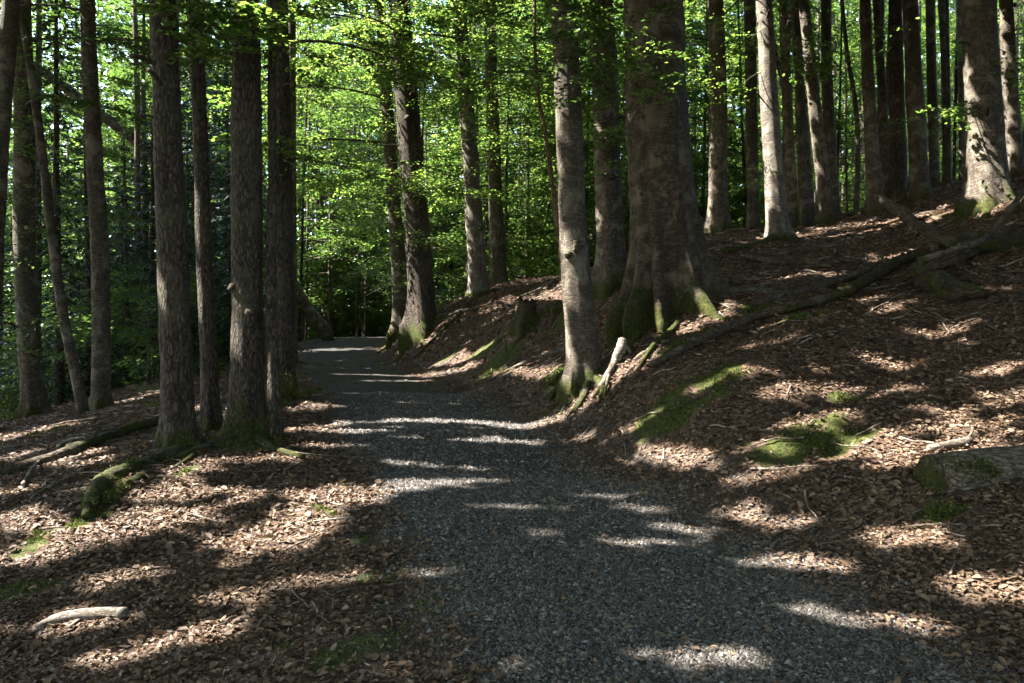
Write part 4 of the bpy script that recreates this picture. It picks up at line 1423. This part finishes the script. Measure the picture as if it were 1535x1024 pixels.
def stump(px, py, wpx, hpx, label, seed, mat):
    rg = np.random.default_rng(seed)
    p = gp(px, py)
    k = p[1] / F
    r, h = wpx / 2 * k, hpx * k
    ns, nz = 26, 14
    th = np.linspace(0, 6.283, ns, endpoint=False)
    jag = h * (1 + .22 * noise2(np.cos(th) * 2, np.sin(th) * 2, 1.3, seed, 3) * 2)
    z = np.linspace(-.4, 1, nz)[:, None] * np.ones(ns)
    zz = np.where(z > 0, z * jag, z * .8)
    rr = r * (.8 + .6 * np.exp(-np.maximum(z, 0) / .25) * (1 + .4 * np.cos(th * 5 + seed))) * (1 + .1 * noise3(np.stack([np.cos(th)[None] * 3 + 0 * z, np.sin(th)[None] * 3 + 0 * z, z * 2], -1), seed))
    V = np.stack([rr * np.cos(th), rr * np.sin(th), zz], -1).reshape(-1, 3)
    inner = np.c_[rr[-1] * .7 * np.cos(th), rr[-1] * .7 * np.sin(th), jag * .8 - .03]
    V2 = np.concatenate([V, inner, [[0, 0, h * .62]]])
    n0 = nz * ns
    j = np.arange(ns)
    o = (nz - 1) * ns
    root = thing('tree_stump', p, label, 'stump')
    obj('stump_body', mesh_from('stump_body', V2, [ring_faces(nz, ns), np.stack([o + j, o + (j + 1) % ns, n0 + (j + 1) % ns, n0 + j], -1), np.stack([n0 + j, n0 + (j + 1) % ns, np.full(ns, n0 + ns)], -1)], [mat]), root)
    for q in range(4):
        a0 = -1.57 + (q - 1.5) * .9
        Vr, Fr = root_tube(p, a0, r * .3, r * 2.3, seed + q)
        mb = MB()
        mb.add(Vr, *Fr)
        obj('root', mb.mesh('root', [ROOTM]), root)


stump(790, 484, 34, 34, 'old jagged tree stump with mossy roots on the bank', 41, MLOGM)
stump(838, 462, 26, 12, 'low mossy stump just uphill of the jagged stump', 42, MLOGM)

# ------------------------------------------------------------------ leafy branches low on the trunks
def spray_branch(ti, tips, size, per, leaf, mat=LEAF, seed=0, oval=True, start_drop=.5, from_px=None):
    """tips: (px, py, distance) of spray centres; a thin branch runs to them from the trunk"""
    rg = np.random.default_rng(1000 + seed)
    t = T[ti]
    base = t['base']
    pos, yaw, pit, sz = [], [], [], []
    mb = MB()
    for (px, py, Y) in tips:
        e = at_depth(px, py, Y)
        z = min(max(e[2] - base[2] + start_drop * rg.uniform(.2, 1), .5), t['htot'] * .9)
        s = base + np.array(t['axis'](z))
        d = e - s
        dirn = math.atan2(d[1], d[0])
        tt = np.linspace(0, 1, 7)
        L = np.linalg.norm(d)
        Q = s + d * tt[:, None] + np.c_[np.zeros((7, 2)), .12 * L * np.sin(tt * 3.14)]
        V, Fc = tube(resample(Q - base, .006, .15)[0], np.linspace(.010 + .003 * L, .003, len(resample(Q, .006, .15)[0])), 5, .1, seed)
        mb.add(V, *Fc)
        for k in range(per):
            f = rg.uniform(.72, 1.02)
            pos.append(s + d * f + rg.normal(0, size * .25, 3) * [1, 1, .4] + [0, 0, .12 * L * math.sin(f * 3.14)] - base)
            yaw.append(dirn + rg.normal(0, .9))
            pit.append(rg.normal(-.05, .15))
            sz.append(size * rg.uniform(.6, 1.2))
    pos = np.array(pos)
    ok = off_beam(pos + base, .1)
    if ok.sum() < 3:
        ok[:] = True
    V, Fc = place_sprays(rg, pos[ok], np.array(yaw)[ok], np.array(pit)[ok], np.array(sz)[ok], 30, leaf, oval, .03, .58)
    obj('branchwork', mb.mesh('branchwork', [BEECH]), t['o'])['kind'] = 'stuff'
    obj('foliage', mesh_from('foliage', V, [Fc], [mat], False), t['o'])['kind'] = 'stuff'


spray_branch(3, [(250, 14, 9), (275, 22, 9), (262, 62, 9), (296, 40, 9.3), (225, 8, 9.1), (300, 8, 9.2)], .5, 5, .085, LEAF, 1)
spray_branch(5, [(338, 78, 9.3), (330, 92, 9.3), (352, 55, 9.4), (395, 18, 9.5), (400, 62, 9.6), (348, 18, 9.4), (370, 30, 9.4), (425, 40, 9.7)], .45, 5, .085, LEAF, 2)
spray_branch(6, [(405, 218, 12.3), (430, 232, 12.3), (446, 262, 12.5), (395, 205, 12.3), (450, 80, 12.5), (470, 30, 12.5), (440, 130, 12.6), (460, 5, 12.6)], .6, 5, .085, LEAF, 3)
spray_branch(12, [(872, 18, 11), (886, 55, 11), (862, 150, 11.1), (875, 95, 11.2), (835, 8, 11), (855, 40, 11.1), (830, 60, 11.1), (895, 20, 11), (880, 130, 11)], .6, 7, .08, LEAFD, 4)
spray_branch(14, [(985, 104, 11.5), (1015, 128, 11.5), (960, 100, 11.6), (990, 150, 11.7), (1025, 14, 11.6), (975, 72, 11.5), (945, 125, 11.6)], .55, 4, .08, LEAF, 5)
spray_branch(13, [(905, 170, 15), (925, 215, 15), (885, 110, 15.2), (935, 30, 15), (905, 60, 15), (890, 20, 15), (920, 110, 15), (880, 200, 15.2), (900, 260, 15.2)], .8, 7, .085, LEAF, 6)
spray_branch(10, [(652, 270, 22), (690, 252, 22.5), (712, 180, 23), (700, 90, 23), (665, 120, 23), (735, 205, 23), (690, 30, 23), (640, 60, 23.5), (720, 60, 23), (680, 140, 23), (655, 30, 23)], 1.25, 13, .1, LEAF, 7, False)
spray_branch(9, [(575, 262, 22), (610, 280, 22), (640, 275, 22), (548, 255, 22.5), (600, 352, 22), (520, 240, 23), (560, 190, 23), (600, 60, 22), (650, 160, 22.4), (590, 20, 22), (620, 100, 22), (570, 90, 22.2), (640, 20, 22)], 1.35, 14, .1, LEAF, 8, False)
spray_branch(8, [(520, 200, 25), (490, 150, 25), (540, 110, 25), (480, 60, 25), (460, 225, 25.5), (510, 20, 25), (560, 60, 25), (450, 130, 26), (575, 310, 25), (600, 415, 25), (530, 160, 25), (470, 180, 25.5), (500, 90, 25.5), (555, 20, 25)], 1.8, 14, .11, LEAF, 9, False)
spray_branch(11, [(760, 215, 26), (770, 120, 26), (745, 60, 26), (790, 170, 26), (725, 220, 26), (780, 20, 26), (810, 90, 26), (740, 150, 26), (735, 20, 26), (800, 40, 26), (820, 140, 26), (770, 260, 26.5)], 1.6, 16, .11, LEAF, 10, False)
spray_branch(30, [(1425, 172, 14.6), (1400, 178, 14.6), (1445, 165, 14.7), (1510, 120, 14.7), (1525, 90, 14.7)], .6, 4, .085, LEAF, 11)
spray_branch(26, [(1358, 188, 19.6), (1340, 190, 19.6), (1392, 176, 19.7), (1380, 40, 19.7), (1340, 60, 19.7)], .8, 5, .09, LEAF, 12, False)
spray_branch(17, [(1148, 268, 17.7), (1125, 60, 17.8), (1160, 232, 17.8), (1172, 120, 17.8), (1180, 30, 17.8), (1110, 130, 17.8)], .7, 4, .09, LEAF, 13, False)
spray_branch(15, [(1062, 40, 19.6), (1085, 85, 19.6), (1050, 120, 19.7), (1100, 20, 19.7), (1075, 150, 19.7), (1110, 70, 19.7), (1050, 20, 19.7)], 1.1, 7, .1, LEAF, 14, False)
spray_branch(21, [(1225, 30, 20), (1240, 90, 20), (1215, 130, 20.2), (1260, 50, 20.2), (1280, 120, 20.2)], 1.0, 6, .1, LEAF, 17, False)
spray_branch(2, [(120, 30, 15.3), (170, 80, 15.4), (95, 90, 15.4), (195, 20, 15.4), (145, 130, 15.3), (210, 70, 15.4), (180, 150, 15.5)], 1.0, 7, .09, LEAFD, 15, False)
spray_branch(1, [(30, 60, 16), (70, 130, 16), (10, 180, 16), (60, 20, 16), (100, 200, 16.2), (20, 300, 16.3), (85, 480, 16.4), (110, 60, 16.2), (60, 230, 16.2), (25, 390, 16.2), (90, 350, 16.2), (40, 520, 16)], 1.2, 9, .1, LEAFD, 16, False)

def bough(ti, z, az, L, rise, nspray, size, leaf, seed, mat=LEAF):
    """a long level limb carrying a flat layer of leaf sprays"""
    rg = np.random.default_rng(3000 + seed)
    t = T[ti]
    st = np.array(t['axis'](z))
    k = np.linspace(0, 1, 9)
    a_ = az + .25 * np.sin(k * 2.2 + seed)
    P = st + np.c_[np.cos(a_) * k * L, np.sin(a_) * k * L, L * (rise * k - .22 * k * k)]
    mb = MB()
    V, Fc = tube(resample(P, .02, .15)[0], np.linspace(.018 + .006 * L, .006, len(resample(P, .02, .15)[0])), 6, .1, seed)
    mb.add(V, *Fc)
    f = rg.uniform(.25, 1, nspray) ** .8
    side = rg.choice([-1, 1], nspray)
    lat = rg.uniform(0, .38, nspray) * L * (1.15 - f) + .1
    c = np.c_[np.interp(f, k, P[:, 0]), np.interp(f, k, P[:, 1]), np.interp(f, k, P[:, 2])]
    yaw = az + side * rg.uniform(.5, 1.1, nspray)
    q = c + np.c_[np.cos(yaw) * lat, np.sin(yaw) * lat, rg.normal(-.03, .05, nspray) - .1 * lat]
    ok = off_beam(q + t['base'], .2)
    if ok.sum() < 3:
        ok[:] = True
    c, q, yaw = c[ok], q[ok], yaw[ok]
    nspray = len(q)
    for j in range(0, nspray, 2):
        V, Fc = tube(np.array([c[j], (c[j] + q[j]) / 2 + [0, 0, .02], q[j]]), [.009, .006, .004], 4, 0, cap=False)
        mb.add(V, *Fc)
    V, Fc = place_sprays(rg, q, yaw, rg.normal(-.06, .1, nspray), size * rg.uniform(.7, 1.25, nspray), 34, leaf, False, .025, .6)
    obj('branchwork', mb.mesh('branchwork', [BEECH]), t['o'])['kind'] = 'stuff'
    obj('foliage', mesh_from('foliage', V, [Fc], [mat], False), t['o'])['kind'] = 'stuff'


def row_z(ti, row):
    t = T[ti]
    return EYE[2] - (row - CY) / F * t['Y'] - t['base'][2]


for n_, (ti, row, az, L, rise, ns_, size, leaf) in enumerate([
        (8, 215, R(180), 4.6, .10, 46, 1.0, .11), (8, 150, R(200), 4.5, .12, 46, 1.0, .11), (8, 90, R(170), 4.2, .15, 46, 1.0, .11), (8, 40, R(210), 4.5, .15, 46, 1.0, .11), (8, 270, R(215), 2.6, .05, 26, .8, .10), (8, 120, R(-60), 3, .1, 30, .9, .11),
        (9, 270, R(205), 2.6, .08, 34, .9, .10), (9, 285, R(-25), 2.8, .06, 32, .8, .10), (9, 150, R(-80), 3.0, .12, 36, .9, .10), (9, 60, R(-110), 3.4, .14, 44, 1.0, .10), (9, 20, R(-50), 3.2, .1, 40, 1.0, .10), (9, 100, R(190), 3.0, .1, 36, .9, .1), (9, 360, R(-70), 1.4, .05, 12, .6, .09),
        (10, 250, R(185), 2.0, .06, 20, .7, .09), (10, 190, R(-30), 2.6, .08, 26, .8, .10), (10, 110, R(-100), 3.2, .12, 44, .9, .10), (10, 60, R(-150), 3.2, .12, 44, .9, .10), (10, 20, R(-60), 3.4, .12, 44, 1.0, .10), (10, 130, R(-10), 3.0, .1, 34, .9, .10),
        (11, 205, R(-20), 3.4, .08, 40, .9, .11), (11, 150, R(-60), 3.6, .1, 44, 1.0, .11), (11, 80, R(-90), 3.8, .12, 50, 1.0, .11), (11, 30, R(-30), 4.0, .12, 50, 1.0, .11), (11, 230, R(-120), 2.2, .05, 20, .8, .1), (11, 110, R(10), 3.6, .1, 44, 1.0, .11),
        (13, 120, R(190), 2.6, .1, 30, .8, .09), (13, 40, R(215), 2.8, .12, 36, .8, .09), (13, 215, R(-75), 1.5, .06, 16, .6, .08), (15, 30, R(-70), 2.6, .12, 30, .9, .1), (15, 90, R(-20), 2.4, .1, 26, .9, .1), (15, 60, R(200), 2.4, .1, 26, .9, .1),
        (6, 60, R(0), 2.2, .15, 30, .7, .085), (6, 235, R(-10), 1.2, .05, 10, .5, .08), (2, 60, R(0), 2.2, .12, 30, .8, .09), (2, 20, R(200), 2.4, .12, 30, .8, .09), (1, 60, R(10), 2.6, .12, 36, .8, .09), (1, 160, R(-30), 2.2, .1, 26, .8, .09), (1, 300, R(0), 1.8, .06, 20, .7, .09)]):
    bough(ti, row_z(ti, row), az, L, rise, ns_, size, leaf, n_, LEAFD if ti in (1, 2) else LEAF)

# dead branch stubs and knots on the trunks
for i in range(len(TREES)):
    t = T[i]
    if t['Y'] > 24:
        continue
    rg = np.random.default_rng(700 + i)
    for k in range(int(rg.integers(2, 5))):
        z = rg.uniform(1.2, t['hv'] * .95)
        a_ = rg.uniform(-2.9, -.2)
        c = np.array(t['axis'](z))
        r = t['rad'](z)
        dv = np.array([math.cos(a_), math.sin(a_), rg.uniform(.1, .6)])
        L = rg.uniform(.06, .35) if rg.uniform() < .6 else .035
        q = rg.uniform(.014, .032) if L > .05 else r * .28
        mb = MB()
        V, Fc = tube(resample(np.array([c + dv * r * .8, c + dv * (r + L * .4), c + dv * (r + L) + [0, 0, rg.normal(0, .04)]]), [q * 1.6, q, q * .6], .03)[0], q, 8, .2, k)
        mb.add(V, *Fc)
        obj('branch_stub', mb.mesh('branch_stub', [LOGM]), t['o'])

# ------------------------------------------------------------------ leaf litter, loose stones, moss
def sample_ground(n, x0, x1, y0, y1, seed, frus=True):
    rg = np.random.default_rng(seed)
    x, y = rg.uniform(x0, x1, n), rg.uniform(y0, y1, n)
    if frus:
        k = np.abs(x) < .66 * y + .8
        x, y = x[k], y[k]
    return x, y, rg


def litter():
    mb = MB()
    for (n, y0, y1, xw, L0, oval, seed) in ((105000, 3.0, 6.0, 4.6, .036, True, 1), (115000, 6, 10, 7.4, .044, True, 2), (125000, 10, 16, 11.5, .055, False, 3), (100000, 16, 27, 17, .08, False, 4)):
        x, y, rg = sample_ground(n, -xw, xw, y0, y1, seed)
        d = edge_d(x, y)
        side = np.interp(y, _pp[:, 1], _pp[:, 0]) < x
        soft = np.where(side, .7, .35)
        prob = np.clip(.75 + d / soft, 0.07, 1) ** 1.3
        prob = prob * np.clip(1 - 1.6 * moss_at(x, y), .07, 1)
        prob *= .55 + .45 * sstep(-.35, .35, noise2(x, y, 1.3, 71, 3))
        k = rg.uniform(0, 1, len(x)) < prob
        x, y = x[k], y[k]
        m = len(x)
        N = normal_at(x, y) + rg.normal(0, .28, (m, 3))
        a_ = rg.uniform(0, 6.283, m)
        X = np.c_[np.cos(a_), np.sin(a_), rg.normal(0, .15, m)]
        L = L0 * np.clip(rg.lognormal(-.15, .38, m), .35, 1.9)
        P = np.c_[x, y, H(x, y) + rg.uniform(.003, .024, m)]
        if oval:
            V, Fc = leaf_oval(P, X, N, L, L * rg.uniform(.45, .75, m), rg.choice([-.12, .15, .25], m)[:, None], rg.normal(.05, .2, m))
        else:
            V, Fc = leaf_rhomb(P, X, N, L, L * rg.uniform(.5, .85, m), .15)
        mb.add(V, Fc)
    tag(obj('leaf_litter', mb.mesh('leaf_litter', [LITTER], False)), kind='stuff')
    # the leaves nearest to the viewer, one by one
    x, y, rg = sample_ground(5200, -3.2, 3.4, 3.3, 5.3, 9)
    d = edge_d(x, y)
    k = (d > -.1)
    x, y = x[k][:300], y[k][:300]
    protos = []
    for v in range(8):
        z1 = np.zeros((1, 3))
        V, Fc = leaf_oval(z1, np.array([[1.0, 0, 0]]), np.array([[0, 0, 1.0]]), np.array([1.0]), np.array([rg.uniform(.5, .72)]), [-.1, .14, .22][v % 3], rg.normal(.05, .16))
        protos.append(mesh_from('fallen_leaf', V, [Fc], [LITTER], False))
    Nn = normal_at(x, y)
    for q in range(len(x)):
        o = obj('fallen_leaf', protos[int(rg.integers(0, 8))], floor_o)
        o.location = (x[q], y[q], float(H(x[q:q + 1], y[q:q + 1])[0]) + .018)
        nx, ny, nz = Nn[q] + rg.normal(0, .2, 3)
        o.rotation_euler = (-math.atan2(ny, nz), math.atan2(nx, nz), rg.uniform(0, 6.28))
        s_ = rg.uniform(.035, .062)
        o.scale = (s_, s_, s_)


litter()


def stones():
    mb = MB()
    for (n, y0, y1, s0, seed) in ((36000, 3.2, 5.2, .0092, 21), (34000, 5.2, 8.5, .0115, 22), (24000, 8.5, 15, .016, 23)):
        x, y, rg = sample_ground(n * 2, -2.6, 3.6, y0, y1, seed)
        k = (edge_d(x, y) < rg.normal(-.02, .16, len(x)))
        x, y = x[k][:n], y[k][:n]
        m = len(x)
        s = s0 * np.clip(rg.lognormal(0, .45, m), .4, 2.6)
        octa = np.array([[1, 0, 0], [0, 1, 0], [-1, 0, 0], [0, -1, 0], [0, 0, 1]], float)
        V = octa[None] * (1 + rg.normal(0, .28, (m, 5, 3)))
        V[:, 4, 2] = rg.uniform(.35, .8, m)
        V[:, 4, :2] = rg.normal(0, .3, (m, 2))
        V[:, :4, 2] = rg.normal(-.05, .12, (m, 4))
        a_ = rg.uniform(0, 6.283, m)
        c_, s_ = np.cos(a_)[:, None], np.sin(a_)[:, None]
        V = np.stack([V[..., 0] * c_ - V[..., 1] * s_ * .75, V[..., 0] * s_ + V[..., 1] * c_ * .75, V[..., 2]], -1) * s[:, None, None]
        V = V + np.c_[x, y, H(x, y) + .001][:, None]
        i = np.arange(m)[:, None] * 5
        Fc = np.concatenate([i + np.array([[q, (q + 1) % 4, 4]]) for q in range(4)])
        mb.add(V.reshape(-1, 3), Fc)
    tag(obj('gravel_stones', mb.mesh('gravel_stones', [STONE], False)), kind='stuff')


stones()


def moss_blades():
    rg = np.random.default_rng(33)
    k = rg.integers(0, len(MOSS_P), 90000)
    c = MOSS_P[k]
    P = c[:, :2] + rg.normal(0, .62, (len(c), 2)) * c[:, 3:4]
    keep = (P[:, 1] < 16) & (moss_at(P[:, 0], P[:, 1]) > .3) & (noise2(P[:, 0], P[:, 1], 4.2, 81, 3) > -.02)
    P = P[keep]
    x, y = P[:, 0], P[:, 1]
    m = len(x)
    X = normal_at(x, y) * .9 + rg.normal(0, .55, (m, 3))
    L = rg.uniform(.014, .036, m) * np.clip(y / 6, .7, 1.7)
    V, Fc = leaf_rhomb(np.c_[x, y, H(x, y) - .004], X, rg.normal(0, 1, (m, 3)), L, L * .5, .1)
    tag(obj('moss', mesh_from('moss', V, [Fc], [MOSSL], False)), kind='stuff')


moss_blades()


def twigs():
    rg = np.random.default_rng(44)
    mb = MB()
    x, y, _ = sample_ground(900, -9, 11, 3.2, 20, 45)
    k = edge_d(x, y) > .05
    for px_, py_ in zip(x[k], y[k]):
        L = rg.uniform(.12, .5) * (1 + py_ / 25)
        a_ = rg.uniform(0, 6.283)
        t = np.linspace(-.5, .5, 5)
        bx = px_ + np.cos(a_) * L * t + rg.normal(0, .012, 5)
        by = py_ + np.sin(a_) * L * t + rg.normal(0, .012, 5)
        P = np.c_[bx, by, H(bx, by) + .022 + rg.uniform(0, .02)]
        V, Fc = tube(P, np.linspace(.007, .003, 5) * (1 + py_ / 14), 4, 0, cap=False)
        mb.add(V, *Fc)
    tag(obj('twig_litter', mb.mesh('twig_litter', [STICKM])), kind='stuff')


twigs()


# ------------------------------------------------------------------ say of each background plant where it stands
NICK = {0: 'cut-off leaning trunk', 1: 'stout shaded brink trunk', 2: 'slim pale brink trunk', 3: 'first ridged trunk', 4: 'slender ridged trunk', 5: 'mossy-footed thick trunk',
        6: 'mossy-toed path trunk', 7: 'thin grey trunk', 8: 'slim brown bend trunk', 9: 'thick dark bend trunk', 10: 'pale crest trunk', 11: 'brown crest trunk', 12: 'silvery leaning trunk',
        13: 'grey pleated trunk', 14: 'giant beech', 15: 'lichened trunk', 17: 'sunlit hillside trunk', 21: 'strongly leaning trunk', 23: 'twisted trunk', 25: 'straight dark trunk', 26: 'smooth grey trunk', 30: 'big hilltop trunk', 31: 'bent edge trunk'}
WHAT = {'spruce_tree': 'dark spruce', 'beech_tree': 'tall leafy beech', 'beech_sapling': 'young leafy beech', 'shrub': 'low leafy bush', 'slender_tree': 'slender bare trunk'}
ORD = ['nearest', 'second nearest', 'third nearest', 'fourth nearest', 'fifth nearest', 'sixth nearest', 'seventh nearest', 'eighth nearest', 'ninth nearest', 'tenth nearest', 'eleventh nearest', 'twelfth nearest'] + [f'{_n}th nearest' for _n in range(13, 31)]
rows = {}
for o in list(C.objects):
    if o.parent is None and 'group' in o.keys():
        px = CX + o.location.x / o.location.y * F
        best = min(NICK, key=lambda i: abs((TREES[i][0] + TREES[i][4]) / 2 - px))
        side = 'left' if px < (TREES[best][0] + TREES[best][4]) / 2 else 'right'
        rows.setdefault((o.name.split('.')[0], best, side), []).append((o.location.y, o))
for (nm, best, side), L in rows.items():
    L.sort(key=lambda r: r[0])
    for k, (_y, o) in enumerate(L):
        lead = '' if len(L) == 1 else ('farthest ' if k == len(L) - 1 else ORD[min(k, 29)] + ' ')
        o['label'] = f"{lead}{WHAT[nm]} far behind and just {side} of the {NICK[best]}"
